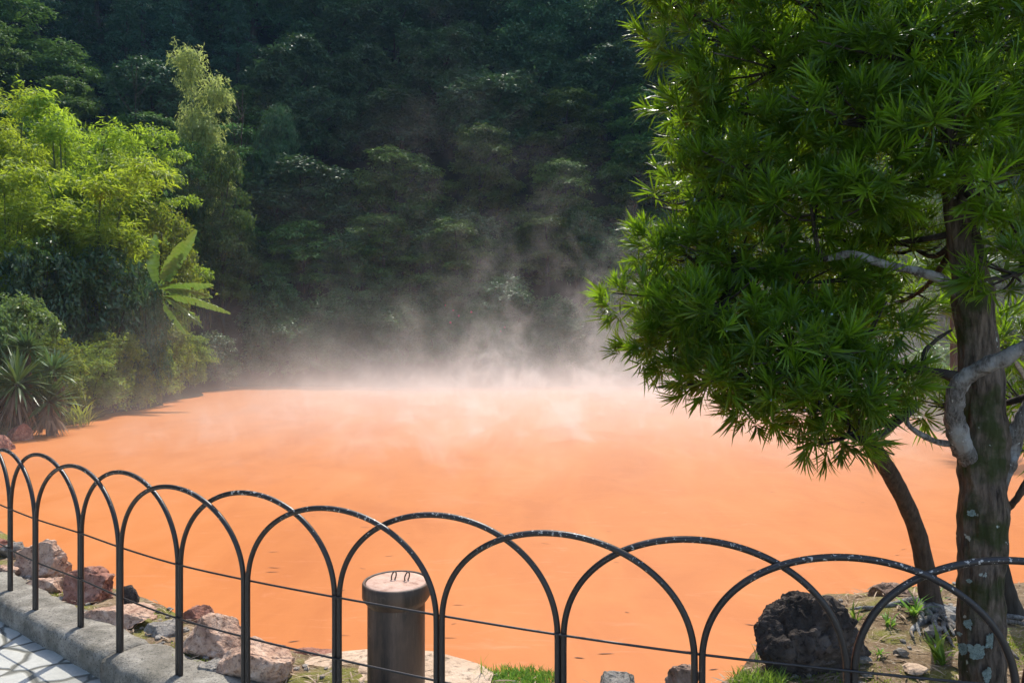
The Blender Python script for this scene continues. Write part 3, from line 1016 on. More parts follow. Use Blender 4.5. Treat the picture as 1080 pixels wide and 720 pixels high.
def hillside():
    rows = [  # distance behind the far shore, spacing, height, width, kinds, row name
        (4.5, 4.6, (5.0, 6.6), (5.2, 7.0), 'maple', 'lowest'),
        (7.0, 3.4, (3.8, 5.2), (4.2, 5.6), 'shrub', 'low'),
        (9.5, 5.2, (6.2, 8.0), (6.2, 8.0), 'maple', 'second'),
        (14.0, 5.6, (6.5, 8.5), (6.5, 8.5), 'maple', 'third'),
        (18.5, 5.8, (7.5, 9.5), (6.8, 8.6), 'broadleaf', 'fourth'),
        (23.0, 6.2, (8.5, 10.5), (7.2, 9.0), 'broadleaf', 'fifth'),
        (27.5, 6.6, (9, 11), (7.6, 9.4), 'broadleaf', 'top'),
    ]
    for ri, (u, sp, hr, wr, kind0, rn) in enumerate(rows):
        d0 = 36.8 + u
        x = -0.74 * d0 + rnd.uniform(0, 2)
        item = []
        while x < 0.50 * d0:
            d = d0 + rnd.uniform(-1.3, 1.3)
            k = kind0
            pxx = x / d * F + 540
            if ri >= 4 and pxx < 265: k = 'cedar'
            elif ri == 2 and rnd.random() < 0.25: k = 'broadleaf'
            elif ri == 3 and rnd.random() < 0.4: k = 'broadleaf'
            item.append((x, d, k, pxx))
            x += (sp * (0.68 if k == 'cedar' else 1.0)) * rnd.uniform(0.85, 1.15)
        cnt = {}
        for (x, d, k, pxx) in item:
            h, w = rnd.uniform(*hr), rnd.uniform(*wr)
            if k == 'cedar': h, w = h * 1.12, w * 0.66
            c = cnt.get(k, 0)
            cnt[k] = c + 1
            what = {'maple': 'dark layered maple', 'broadleaf': 'dark broadleaf tree', 'cedar': 'dark conical cedar', 'shrub': 'dark understorey shrub'}[k]
            lab = f'{what} on the shaded hillside, {ORD[min(c, 19)]} from the left in the {rn} row'
            place(k, x, d, h, w, lab, 'shrub' if k == 'shrub' else 'tree', 'understorey shrubs on the shaded hillside' if k == 'shrub' else 'trees on the shaded hillside')
    # shrubs along the far shore
    x, c = -12.2, 0
    while x < 17:
        d = 37.5 + rnd.uniform(-0.3, 0.6)
        place('shrub', x, d, rnd.uniform(2.3, 3.6), rnd.uniform(2.9, 3.9), f'dark green shrub behind the steam on the far shore, {ORD[c]} from the left', 'shrub', 'shrubs along the far shore')
        x += rnd.uniform(1.9, 2.5)
        c += 1
    x, c = -13.0, 0
    while x < 17:
        d = 39.4 + rnd.uniform(-0.4, 0.6)
        place('shrub', x, d, rnd.uniform(3.0, 4.4), rnd.uniform(3.3, 4.6), f'taller shrub rising behind the far shore bushes, {ORD[c]} from the left', 'shrub', 'taller shrubs behind the far shore')
        x += rnd.uniform(2.7, 3.4)
        c += 1


hillside()

gB = 'bamboo clumps on the sunny bank'
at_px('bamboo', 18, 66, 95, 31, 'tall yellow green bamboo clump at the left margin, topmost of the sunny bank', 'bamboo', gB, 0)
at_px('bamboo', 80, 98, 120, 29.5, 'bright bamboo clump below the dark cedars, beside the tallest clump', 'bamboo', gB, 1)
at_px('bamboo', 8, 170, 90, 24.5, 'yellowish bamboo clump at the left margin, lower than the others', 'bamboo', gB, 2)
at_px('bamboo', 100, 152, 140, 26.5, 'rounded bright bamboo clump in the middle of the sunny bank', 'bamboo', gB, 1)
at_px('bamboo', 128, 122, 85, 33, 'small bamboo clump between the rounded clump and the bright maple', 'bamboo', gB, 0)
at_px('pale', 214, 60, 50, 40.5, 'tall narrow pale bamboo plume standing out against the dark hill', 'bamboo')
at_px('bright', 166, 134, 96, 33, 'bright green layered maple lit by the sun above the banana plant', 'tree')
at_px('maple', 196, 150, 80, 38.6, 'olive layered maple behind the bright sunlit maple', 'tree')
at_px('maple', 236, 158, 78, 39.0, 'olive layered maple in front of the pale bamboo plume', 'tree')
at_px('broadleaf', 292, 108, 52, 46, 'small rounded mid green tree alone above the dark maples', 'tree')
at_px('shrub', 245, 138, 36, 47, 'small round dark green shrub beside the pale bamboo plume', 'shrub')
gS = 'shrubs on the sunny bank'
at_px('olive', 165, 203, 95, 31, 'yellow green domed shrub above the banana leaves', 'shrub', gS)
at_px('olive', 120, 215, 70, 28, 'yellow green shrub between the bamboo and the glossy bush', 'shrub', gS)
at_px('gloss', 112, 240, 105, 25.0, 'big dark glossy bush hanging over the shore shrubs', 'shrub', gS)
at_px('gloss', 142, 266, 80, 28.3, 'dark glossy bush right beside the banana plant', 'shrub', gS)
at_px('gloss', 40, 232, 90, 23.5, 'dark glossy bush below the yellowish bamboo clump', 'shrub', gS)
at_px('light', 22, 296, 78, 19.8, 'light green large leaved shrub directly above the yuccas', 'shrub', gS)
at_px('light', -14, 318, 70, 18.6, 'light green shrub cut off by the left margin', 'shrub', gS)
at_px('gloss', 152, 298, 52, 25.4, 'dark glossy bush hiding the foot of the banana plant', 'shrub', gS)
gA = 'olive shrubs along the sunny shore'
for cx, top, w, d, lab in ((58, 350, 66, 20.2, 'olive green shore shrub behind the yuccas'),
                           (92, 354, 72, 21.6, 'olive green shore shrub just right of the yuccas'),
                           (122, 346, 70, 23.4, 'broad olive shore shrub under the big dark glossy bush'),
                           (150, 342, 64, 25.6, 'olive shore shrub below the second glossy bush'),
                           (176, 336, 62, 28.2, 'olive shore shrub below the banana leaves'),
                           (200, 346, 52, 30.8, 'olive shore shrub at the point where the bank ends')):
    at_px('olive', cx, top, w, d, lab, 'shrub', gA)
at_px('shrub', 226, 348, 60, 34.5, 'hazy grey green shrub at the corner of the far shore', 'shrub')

# right bank behind the near tree
gR = 'plants on the bank behind the near tree'
for kind, cx, top, w, d, lab in (('light', 1012, 352, 110, 19.5, 'light green shrub behind the mossy trunk'),
                                 ('gloss', 1075, 330, 120, 18.5, 'dark glossy shrub on the bank at the right margin'),
                                 ('olive', 985, 385, 70, 22.5, 'olive shrub on the bank between the crown and the trunk'),
                                 ('gloss', 965, 340, 90, 26, 'dark glossy bush farther back on the bank behind the crown')):
    at_px(kind, cx, top, w, d, lab, 'shrub', gR)
for kind, cx, top, w, d, lab in (('maple', 1010, 190, 190, 27, 'layered maple behind the upper trunk'),
                                 ('broadleaf', 1090, 120, 220, 30, 'broadleaf tree behind the crown at the right margin'),
                                 ('maple', 930, 170, 170, 33, 'layered maple hidden behind the near crown')):
    at_px(kind, cx, top, w, d, lab, 'tree', gR)


# bare grey trees on the hillside
def bare_tree(cx, top, d, label, seed):
    r2 = random.Random(seed)
    x = (cx - 540) * d / F
    zb = terr(x, d)
    h = EYE + (360 - top) * d / F - zb
    mb = MB()
    mb.tube([(0, 0, -0.4), (0.1, 0, h * .5), (0.25, 0, h)], [0.06, 0.04, 0.01], 6, 4)
    for k in range(22):
        z = h * r2.uniform(0.35, 0.95)
        a = r2.uniform(0, 6.28)
        L = (h - z) * 0.45 + 0.5
        mb.tube([(0.1, 0, z), (0.1 + math.cos(a) * L * .5, math.sin(a) * L * .5, z + L * .45), (0.1 + math.cos(a) * L, math.sin(a) * L, z + L * 1.1)], [0.017, 0.011, 0.005], 5, 3)
    t = tag(link('bare_tree', mb.mesh('bare_tree'), M['bark_brown'], None, (x, d, zb)), label, 'tree')


bare_tree(140, 72, 45, 'thin leafless grey tree against the dark cedars', 4)
bare_tree(252, 95, 44.5, 'thin leafless grey tree right of the pale bamboo plume', 6)


# ---------------------------------------------------------------- banana plant
def banana():
    d = 26.3
    bx = (166 - 540) * d / F
    root = empty('banana_plant', (bx, d, terr(bx, d)))
    tag(root, 'banana plant with long pale split leaves reaching out over the pond', 'plant')
    z0 = terr(bx, d)
    hub = px(170, 305, d)
    mb = MB()
    mb.tube([(0, 0, -0.2), (0.1, 0, (hub.z - z0) * .5), (hub.x - bx, 0, hub.z - z0)], [0.16, 0.13, 0.08], 10, 4)
    link('stem', mb.mesh('stem'), M['culm'], root)
    spec = [((166, 306), (192, 300), (236, 302), 0.44, 0.0), ((170, 308), (205, 304), (240, 315), 0.42, -0.4), ((172, 312), (212, 312), (250, 331), 0.46, 0.3),
            ((170, 314), (200, 318), (228, 346), 0.50, -0.2), ((168, 300), (188, 275), (212, 244), 0.40, 0.5), ((172, 300), (192, 280), (211, 261), 0.44, -0.5),
            ((168, 302), (160, 280), (166, 248), 0.40, 0.8), ((166, 306), (178, 322), (200, 352), 0.42, 0.6)]
    for i, (p0, p1, p2, w, yo) in enumerate(spec):
        r2 = random.Random(i)
        a, b, c = px(*p0, d), px(*p1, d), px(*p2, d)
        b.y += yo * 0.5 - 0.5; c.y += yo - 0.9
        n = 44
        V, q = [], []
        for k in range(n + 1):
            u = k / n
            p = a * (1 - u) ** 2 + b * 2 * u * (1 - u) + c * u * u
            tn = ((b - a) * (1 - u) + (c - b) * u).normalized()
            side = tn.cross(Vector((0, 0.55, 0.83))).normalized()
            up = side.cross(tn).normalized()
            ww = w * 0.62 * (math.sin(math.pi * min(1, (u * 0.93 + 0.05))) ** 0.6) * (0.25 if u < 0.12 else 1)
            for s in (-1, -0.5, 0, 0.5, 1):
                j = (r2.uniform(0.8, 1.1) if abs(s) == 1 else 1)
                V.append(p + side * s * ww * j - up * (abs(s) ** 1.5) * ww * 0.35 + (up * r2.uniform(-.02, .02)) - Vector((bx, d, z0)))
        for k in range(n):
            for m in range(4):
                if m in (0, 3) and r2.random() < 0.07: continue
                q.append((k * 5 + m, k * 5 + m + 1, k * 5 + m + 6, k * 5 + m + 5))
        tn = [(0.75 if i < 4 else 0.3) * (0.55 + 0.45 * math.sin(j_ // 4 * 1.9)) + 0.25 * r2.random() for j_ in range(len(q))]
        link('leaf', np_mesh('leaf', V, q, smooth=True, tint=tn), M['lf_banana'], root)


banana()


# ---------------------------------------------------------------- yuccas
def yucca(cx, cy_, rpx, d, label, seed, skirt=True, group='yuccas in the corner of the pond'):
    rg = np.random.default_rng(seed)
    c = px(cx, cy_, d)
    zb = terr(c.x, c.y)
    root = empty('yucca', (c.x, c.y, zb))
    tag(root, label, 'yucca', group)
    h = c.z - zb
    link('trunk', MB().tube([(0, 0, -0.3), (0.02, 0, h * .5), (0, 0, h)], [0.10, 0.09, 0.07], 8, 4, 0.2, 6).mesh('trunk'), M['bark_brown'], root)
    R = rpx * d / F
    n = 150
    z = rg.uniform(-0.55, 1.0, n)
    th = rg.uniform(0, 6.28, n)
    s = np.sqrt(1 - z * z)
    A = np.stack([np.cos(th) * s, np.sin(th) * s, z], 1)
    N = ortho(A, np.tile([0, 0, 1.0], (n, 1)) + rg.normal(size=(n, 3)) * .15)
    P = np.tile([0, 0, h], (n, 1)) + A * 0.05
    V, q, t = straps(P, A, N, R * rg.uniform(.85, 1.15, n), np.full(n, 0.055), 0.12, 0.85)
    ti = np.clip(rg.uniform(0, 1, n), 0, 1)
    link('leaves', np_mesh('leaves', V, q, t, tint=np.concatenate([ti] * 3)), M['lf_yucca'], root)
    if skirt:
        n = 70
        th = rg.uniform(0, 6.28, n)
        A = nrm(np.stack([np.cos(th) * .5, np.sin(th) * .5, np.full(n, -0.9)], 1) + rg.normal(size=(n, 3)) * .15)
        N = ortho(A, np.stack([np.cos(th), np.sin(th), np.full(n, .3)], 1))
        P = np.stack([np.cos(th) * .08, np.sin(th) * .08, h * rg.uniform(.75, 1.0, n)], 1)
        V, q, t = straps(P, A, N, R * rg.uniform(.7, 1.1, n), np.full(n, 0.05), 0.05, 0.8)
        link('dead_leaves', np_mesh('dead_leaves', V, q, t, tint=rg.uniform(0, 1, n * 3)), M['dead_leaf'], root)


yucca(18, 405, 42, 17.2, 'largest yucca, with a skirt of dry leaves, at the left margin', 1)
yucca(56, 392, 27, 18.0, 'smaller yucca rosette to the right of the largest one', 2)
yucca(29, 368, 24, 18.6, 'yucca rosette peeping over the largest one', 3, False)
yucca(52, 424, 32, 17.6, 'low yucca rosette leaning over the water edge', 4)
# palm behind the trunk: stiff fronds fanning towards the pond
yucca(1006, 308, 60, 15.5, 'spiky fan of yellowish sword leaves seen behind the mossy trunk', 5, False, group=None)


def grass_tuft(name, loc, n, L, w, spread, label, cat, mat, seed, group=None, stiff=0.35, area=0.02):
    rg = np.random.default_rng(seed)
    th = rg.uniform(0, 6.28, n)
    s = rg.uniform(0.05, spread, n)
    A = nrm(np.stack([np.cos(th) * s, np.sin(th) * s, np.ones(n)], 1))
    N = ortho(A, np.stack([-np.cos(th), -np.sin(th), np.full(n, 0.5)], 1))
    rr = np.sqrt(rg.uniform(0, 1, n)) * area
    t2 = rg.uniform(0, 6.28, n)
    P = np.stack([np.cos(t2) * rr, np.sin(t2) * rr, np.full(n, -0.01)], 1)
    V, q, t = straps(P, A, -N, L * rg.uniform(.45, 1.1, n), w * rg.uniform(.7, 1.2, n), -stiff, 0.8)
    ti = rg.uniform(0, 1, n)
    o = link(name, np_mesh(name, V, q, t, tint=np.concatenate([ti] * 3)), mat, None, loc)
    return tag(o, label, cat, group)


p = px(82, 436, 19.5)
grass_tuft('grass_tuft', (p.x, p.y, WATER_Z), 130, 1.0, 0.03, 1.3, 'arching dry grass tuft hanging over the water beside the yuccas', 'grass', M['lf_olive'], 9, area=0.3)

# small pink flowers sitting on the outer leaves of the far shrubs
bpy.context.view_layer.update()
dg = bpy.context.evaluated_depsgraph_get()
for i, (x, y) in enumerate(((478, 327), (484, 333), (532, 345), (528, 349), (470, 322), (497, 329), (475, 340))):
    dv = (px(x, y, 10.0) - Vector((0, 0, EYE))).normalized()
    hit = S.ray_cast(dg, Vector((0, 0, EYE)) + dv * 20, dv)
    if not hit[0]: continue
    bm = bmesh.new(); bmesh.ops.create_icosphere(bm, subdivisions=2, radius=0.06)
    for v in bm.verts: v.co *= 1 + 0.5 * mnoise.noise(v.co * 40)
    me = bpy.data.meshes.new('blossom'); bm.to_mesh(me); bm.free()
    tag(link('blossom', me, M['petal_pink'], None, hit[1] - dv * 0.03), 'small pink blossom on a far shore shrub behind the steam', 'flower', 'pink blossoms on the far shore')


# ---------------------------------------------------------------- the near tree
TR = [(1040, 745, 3.10), (1036, 700, 3.10), (1034, 640, 3.10), (1036, 560, 3.10), (1038, 480, 3.10), (1036, 420, 3.11), (1032, 360, 3.12), (1024, 300, 3.13), (1016, 245, 3.15), (1008, 190, 3.18), (1004, 120, 3.2), (996, 40, 3.22), (990, -60, 3.25)]
TW = [50, 44, 42, 44, 46, 42, 39, 36, 32, 28, 22, 15, 7]


def pine_pads():
    """foliage pads: centre pixel, distance, half width and half height in pixels"""
    L = [(735, 40, 3.45, 62, 55), (790, 80, 3.3, 80, 60), (855, 20, 3.2, 90, 60), (930, 60, 3.0, 90, 60), (1010, 30, 2.9, 80, 60), (1065, 95, 2.85, 70, 70),
         (1000, 130, 2.8, 75, 60), (740, 120, 3.45, 60, 52), (800, 160, 3.25, 85, 55), (880, 130, 3.05, 85, 60), (925, 195, 2.95, 75, 48), (855, 215, 3.1, 85, 42),
         (1045, 190, 2.85, 60, 42), (745, 195, 3.4, 62, 45), (715, 262, 3.4, 62, 40), (775, 265, 3.2, 75, 45), (690, 318, 3.35, 66, 34), (760, 330, 3.15, 85, 46),
         (850, 300, 3.3, 95, 40), (835, 365, 3.0, 90, 48), (905, 345, 3.05, 70, 48), (705, 365, 3.3, 62, 32), (775, 395, 3.1, 80, 40), (860, 415, 2.95, 85, 42),
         (925, 400, 3.0, 48, 40), (885, 458, 3.0, 55, 34), (820, 432, 3.1, 62, 28), (1068, 290, 2.75, 42, 40), (960, 260, 3.5, 60, 40), (1080, 245, 3.0, 60, 40),
         (1075, 420, 3.5, 42, 38), (985, 425, 3.6, 40, 34), (950, 320, 3.9, 50, 40), (1090, 470, 3.3, 30, 26), (860, 250, 3.7, 110, 60), (780, 210, 3.8, 80, 60), (960, 120, 3.6, 120, 80),
         (850, 350, 3.6, 90, 50), (800, 400, 3.45, 75, 36), (870, 432, 3.35, 60, 34), (725, 352, 3.55, 55, 32), (770, 370, 3.6, 60, 40), (870, 90, 3.6, 100, 80), (1060, 360, 3.9, 50, 40),
         (830, -40, 3.3, 110, 50), (960, -50, 3.1, 120, 60), (1080, -20, 2.95, 90, 70), (730, -20, 3.5, 60, 45), (1140, 150, 2.9, 70, 90), (1150, 20, 3.1, 80, 80)]
    return L


def build_near_tree():
    base = px(1036, 735, 3.1)
    gz = bank_z(base.x, base.y)
    root = empty('yew_pine_tree', (base.x, base.y, gz))
    O = Vector((base.x, base.y, gz))
    tag(root, 'near tree with mossy lichened trunk and dense dark green strap leaves behind the fence', 'tree')
    pts = [px(*p) - O for p in TR]
    rad = [w * p[2] / F / 2 for w, p in zip(TW, TR)]
    pts[0].z = min(pts[0].z, -0.12)
    mb = MB()
    mb.tube(pts, rad, 84, 26, 0.13, 7.0, True, 0.11)
    tr = link('trunk', mb.mesh('trunk'), M['bark_main'], root)
    # lichen patches on the trunk
    rg = random.Random(5)
    for (x, y, w, h) in ((1030, 686, 17, 16), (1044, 676, 13, 15), (1016, 683, 11, 13), (1041, 711, 11, 16), (1021, 657, 8, 10), (1025, 541, 8, 7), (1022, 612, 5, 4), (1012, 668, 5, 4)):
        bm = bmesh.new()
        bmesh.ops.create_circle(bm, cap_ends=True, segments=40, radius=1.0)
        d = 3.1
        rt = 0.5 * np.interp(y, [500, 700], [49, 49])
        off = (x - np.interp(y, [560, 640, 700], [1036, 1034, 1036])) / rt
        yb = d - math.sqrt(max(0.05, 1 - off * off)) * rt * d / F
        c = px(x, y, yb - 0.004) - O
        nv = Vector((off, -math.sqrt(max(.05, 1 - off * off)), 0)).normalized()
        sx = Vector((nv.y * -1, nv.x, 0))
        for v in bm.verts:
            k = 1 + 0.5 * mnoise.fractal(Vector((v.co.x * 1.6 + x, v.co.y * 1.6, y)), 0.8, 2.0, 3)
            a, b = v.co.x * k * w * yb / F / 2, v.co.y * k * h * yb / F / 2
            v.co = c + sx * a + Vector((0, 0, b)) - nv * (a * a / (2 * rt * d / F))
        g = bmesh.ops.extrude_face_region(bm, geom=bm.faces[:])
        for v in g['geom']:
            if isinstance(v, bmesh.types.BMVert): v.co += nv * 0.004
        me = bpy.data.meshes.new('lichen'); bm.to_mesh(me); bm.free()
        link('lichen', me, M['lichen'], tr)
    # boughs
    def bough(path, rr, mat):
        link('branch', MB().tube([px(*p) - O for p in path], rr, 24, 10, 0.26, 22, True, 0.08).mesh('branch'), mat, root)
    bough([(1027, 492, 3.12), (1013, 466, 3.04), (1007, 440, 2.985), (1010, 408, 2.94), (1028, 392, 2.88), (1055, 379, 2.80), (1085, 364, 2.72), (1130, 350, 2.6)], [.045, .042, .036, .036, .032, .030, .026, .018], M['bark_grey'])
    bough([(1028, 336, 3.14), (1010, 308, 3.13), (990, 294, 3.08), (965, 286, 3.02), (930, 278, 3.05), (900, 268, 3.1), (870, 273, 3.15), (830, 276, 3.2), (780, 285, 3.25)], [.030, .030, .022, .018, .017, .017, .015, .012, .006], M['bark_grey'])
    bough([(1018, 400, 3.12), (990, 393, 3.1), (965, 390, 3.1), (930, 385, 3.1), (880, 390, 3.1)], [.028, .020, .017, .014, .006], M['bark_dark'])
    bough([(974, 390, 3.1), (975, 372, 3.12), (988, 358, 3.12), (1004, 348, 3.13)], [.012, .010, .009, .006], M['bark_dark'])
    bough([(1014, 468, 3.08), (990, 466, 3.05), (968, 456, 3.03), (956, 444, 3.02), (962, 432, 3.0)], [.016, .014, .012, .010, .006], M['bark_grey'])
    bough([(1036, 556, 3.1), (1054, 544, 3.10), (1066, 533, 3.08), (1076, 520, 3.02), (1092, 490, 2.95)], [.026, .018, .015, .013, .010], M['bark_brown'])
    bough([(1040, 530, 3.1), (1058, 495, 3.08), (1068, 468, 3.06), (1078, 440, 3.0), (1096, 415, 2.95)], [.05, .042, .034, .028, .02], M['bark_grey'])
    bough([(1020, 275, 3.14), (1050, 262, 3.05), (1085, 255, 2.95)], [.02, .015, .01], M['bark_grey'])
    # finer limbs that carry the pads
    pads = pine_pads()
    starts = [px(*p) - O for p in ((1016, 245, 3.15), (1008, 190, 3.18), (1004, 120, 3.2), (996, 40, 3.22), (930, 278, 3.05), (870, 273, 3.15), (830, 276, 3.2), (780, 285, 3.25), (880, 390, 3.1), (930, 385, 3.1), (1085, 364, 2.72), (1092, 490, 2.95), (1085, 255, 2.95), (962, 432, 3.0), (1096, 415, 2.95))]
    mb = MB()
    rg = random.Random(8)
    for (x, y, d, a, b) in pads:
        c = px(x, y, d) - O
        st = min(starts, key=lambda q: (q - c).length + 0.8 * abs(q.z - c.z))
        md = st.lerp(c, 0.5) + Vector((0, 0, -0.05 + rg.uniform(-.04, .06)))
        mb.tube([st, md, c], [.018, .012, .006], 7, 5, 0.15, 12)
        for k in range(7):
            e = c + Vector((rg.uniform(-1, 1) * a, 0.7 * rg.uniform(-1, 1) * a, rg.uniform(-.5, .7) * b)) * (d / F)
            mb.tube([md.lerp(c, rg.uniform(0.4, 1)), (md + c + e * 2) / 4 + Vector((0, 0, -.01)), e], [.006, .005, .003], 5, 3)
    link('twigs', mb.mesh('twigs'), M['bark_dark'], root)
    # leaf whorls
    g = np.random.default_rng(77)
    C, AX = [], []
    for (x, y, d, a, b) in pads:
        s = d / F
        ra, rb, rc = a * s * 0.92, max(a * s * 0.74, 0.15), b * s * 0.84
        area = 4 * math.pi * (((ra * rb) ** 1.6 + (ra * rc) ** 1.6 + (rb * rc) ** 1.6) / 3) ** (1 / 1.6)
        n = int(area * 108)
        dv = nrm(g.normal(size=(n, 3)))
        keep = g.uniform(0, 1, n) < np.where(dv[:, 2] < -0.3, 0.55, 1.0)
        dv = dv[keep]
        p = np.array(px(x, y, d) - O) + dv * np.array([ra, rb, rc]) * g.uniform(0.55, 1.02, (len(dv), 1))
        C.append(p)
        AX.append(nrm(nrm(dv / np.array([ra, rb, rc])) * 0.8 + np.array([0, 0, 0.45]) + g.normal(size=dv.shape) * 0.3))
    C, AX = np.concatenate(C), np.concatenate(AX)
    k = 26
    n = len(C)
    wt = np.repeat(g.uniform(0, 1, n), k)          # age of the whorl: young ones paler
    sc = np.repeat(g.uniform(0.6, 1.2, n), k)
    spr = np.repeat(g.uniform(40, 78, n), k)       # some whorls stay brush-like, others open flat
    CC, AA = np.repeat(C, k, 0), np.repeat(AX, k, 0)
    m = len(CC)
    rp = ortho(AA, g.normal(size=(m, 3)))
    pos = g.uniform(0, 1, m)                       # along the shoot: tip leaves stand up, lower ones spread
    ang = np.radians(12 + spr * (1 - pos) + g.normal(size=m) * 9)
    A = nrm(AA * np.cos(ang)[:, None] + rp * np.sin(ang)[:, None] + np.array([0, 0, -0.06]))
    N = ortho(A, AA + g.normal(size=(m, 3)) * .25)
    P = CC + AA * ((pos - 0.5) * 0.05)[:, None]
    L = 0.122 * sc * g.uniform(.7, 1.15, m) * (0.75 + 0.35 * np.sin(pos * 3.14))
    W = 0.0078 * g.uniform(.8, 1.2, m)
    V, q, t = straps(P, A, N, L, W, 0.14, 0.85)
    ti = np.clip(0.02 + 0.75 * wt ** 3 + 0.30 * pos ** 2 + g.normal(size=m) * .1, 0, 1)
    mat_i = np.zeros(len(q) + len(t), np.int32)
    V2, T2 = [], []
    # waxy blue-grey seeds between the leaves
    sel = g.choice(n, 170, replace=False)
    ico = [Vector(v) for v in ((0, 0, 1), (1, 0, 0), (0, 1, 0), (-1, 0, 0), (0, -1, 0), (0, 0, -1), (.7, .7, 0), (-.7, .7, 0), (-.7, -.7, 0), (.7, -.7, 0))]
    ring = [1, 6, 2, 7, 3, 8, 4, 9]
    nv = len(V)
    for s_ in sel:
        for _ in range(2):
            c = Vector(C[s_]) + Vector(AX[s_]) * 0.01 + Vector(g.normal(size=3) * 0.016)
            b0 = nv + len(V2)
            V2 += [c + v * 0.0058 for v in ico]
            for i in range(8):
                a_, b_ = ring[i], ring[(i + 1) % 8]
                T2 += [(b0, b0 + a_, b0 + b_), (b0 + 5, b0 + b_, b0 + a_)]
    V = np.concatenate([V, np.array([tuple(v) for v in V2])])
    tt = np.concatenate([t, np.array(T2)])
    tint = np.concatenate([ti, ti, ti, np.zeros(len(T2))])
    mi = np.concatenate([mat_i, np.ones(len(T2), np.int32)])
    link('crown', np_mesh('crown', V, q, tt, tint=tint, mat_idx=mi), [M['lf_pine'], M['berry']], root)


build_near_tree()


def slim_trunk(path, rr, label, mat):
    b = px(*path[0])
    o = link('slim_trunk', MB().tube([px(*p) - b for p in path], rr, 16, 6, 0.10, 8).mesh('slim_trunk'), mat, None, b)
    tag(o, label, 'tree trunk')
    return o


slim_trunk([(984, 650, 4.05), (980, 625, 4.05), (976, 600, 4.04), (967, 560, 4.0), (950, 520, 3.9), (928, 482, 3.75), (905, 450, 3.6), (880, 420, 3.5)],
           [.075, .058, .050, .046, .045, .044, .035, .02], 'slim curved brown trunk leaning over the pond beside the mossy tree', M['bark_brown'])
slim_trunk([(1066, 650, 4.0), (1062, 632, 4.0), (1057, 612, 4.0), (1050, 580, 4.0), (1044, 540, 3.95), (1042, 480, 3.9), (1050, 420, 3.85)],
           [.085, .06, .05, .045, .04, .035, .03], 'dark trunk standing half hidden directly behind the mossy tree', M['bark_dark'])


# roots spreading round the slim trunk
def roots():
    mb = MB()
    r2 = random.Random(17)
    for k in range(16):
        a = r2.uniform(math.pi * 0.95, math.pi * 2.1)
        L = r2.uniform(0.25, 0.6)
        x, y = 2.37, 4.02
        pts = []
        for i in range(6):
            u = i / 5
            xx, yy = x + math.cos(a) * L * u + r2.uniform(-.03, .03), y + math.sin(a) * L * u + r2.uniform(-.03, .03)
            pts.append((xx - 2.37, yy - 4.02, bank_z(xx, yy) + 0.012 * math.sin(u * 9 + k) + 0.01 - bank_z(2.37, 4.02)))
        mb.tube(pts, [.028, .024, .018, .014, .010, .005], 8, 4, 0.3, 14)
    o = link('root_tangle', mb.mesh('root_tangle'), M['bark_grey'], None, (2.37, 4.02, bank_z(2.37, 4.02)))
    tag(o, 'gnarled grey surface roots spreading from the foot of the slim trunk', 'roots')


roots()

# ---------------------------------------------------------------- small plants, litter, stones
gW = 'weeds on the bank under the tree'


def on_bank(x, y):
    d = 3.6
    for _ in range(30):
        X = (x - 540) * d / F
        d = 0.5 * d + 0.5 * (EYE - bank_z(X, d)) * F / (y - 360)
    return Vector(((x - 540) * d / F, d, bank_z((x - 540) * d / F, d)))


for i, (x, y, n, L, w, spread, lab) in enumerate((
        (965, 648, 22, 0.15, 0.017, 1.1, 'bright green strap leaved weed at the foot of the slim trunk'),
        (845, 688, 12, 0.26, 0.012, 0.6, 'tall thin weed growing in front of the dark lava rock'),
        (938, 660, 14, 0.10, 0.012, 1.0, 'small weed on bare soil left of the roots'),
        (991, 700, 16, 0.20, 0.026, 0.8, 'broad leaved sapling right against the mossy trunk'),
        (903, 655, 12, 0.12, 0.011, 0.8, 'small weed beside the dark lava rock near the water edge'),
        (855, 703, 18, 0.10, 0.014, 1.2, 'low weed just below the dark lava rock'),
        (798, 704, 8, 0.22, 0.006, 0.35, 'thin grass sprig at the corner of the dark lava rock'),
        (988, 640, 12, 0.16, 0.012, 0.7, 'strap leaved weed between the slim trunk and the mossy trunk'),
        (926, 690, 12, 0.09, 0.010, 1.0, 'small weed among the dry twigs in the middle of the bank'),
        (1056, 668, 14, 0.08, 0.010, 1.2, 'small weed right of the mossy trunk'))):
    p = on_bank(x, y)
    grass_tuft('weed', p, n, L, w, spread, lab, 'weed', M['lf_grass'], 300 + i, gW, 0.3, 0.02)

gG = 'grass clumps at the water edge'
for i, (x, y, n, L, ar, lab, dd) in enumerate(((545, 716, 1500, 0.075, 0.20, 'dense bright green grass clump at the water edge beside the pipe', 3.45),
                                    (800, 722, 500, 0.10, 0.14, 'grass clump at the foot of the dark lava rock', None),
                                    (705, 724, 200, 0.08, 0.07, 'small grass clump beside the brown rock', 3.2))):
    p = on_bank(x, y)
    if dd:
        p = Vector(((x - 540) * dd / F, dd, bank_z((x - 540) * dd / F, dd)))
    o = grass_tuft('grass_clump', p, n, L, 0.005, 0.9, lab, 'grass', M['lf_grass'], 400 + i, gG, 0.3, ar)
    o.scale = (1, 0.5, 1)
p = px(508, 712, 3.45)
grass_tuft('grass_sprig', (p.x, p.y, bank_z(p.x, p.y)), 9, 0.16, 0.005, 0.4, 'thin yellowish grass sprig at the end of the dense grass clump', 'grass', M['lf_grass'], 420, None, 0.2, 0.02)


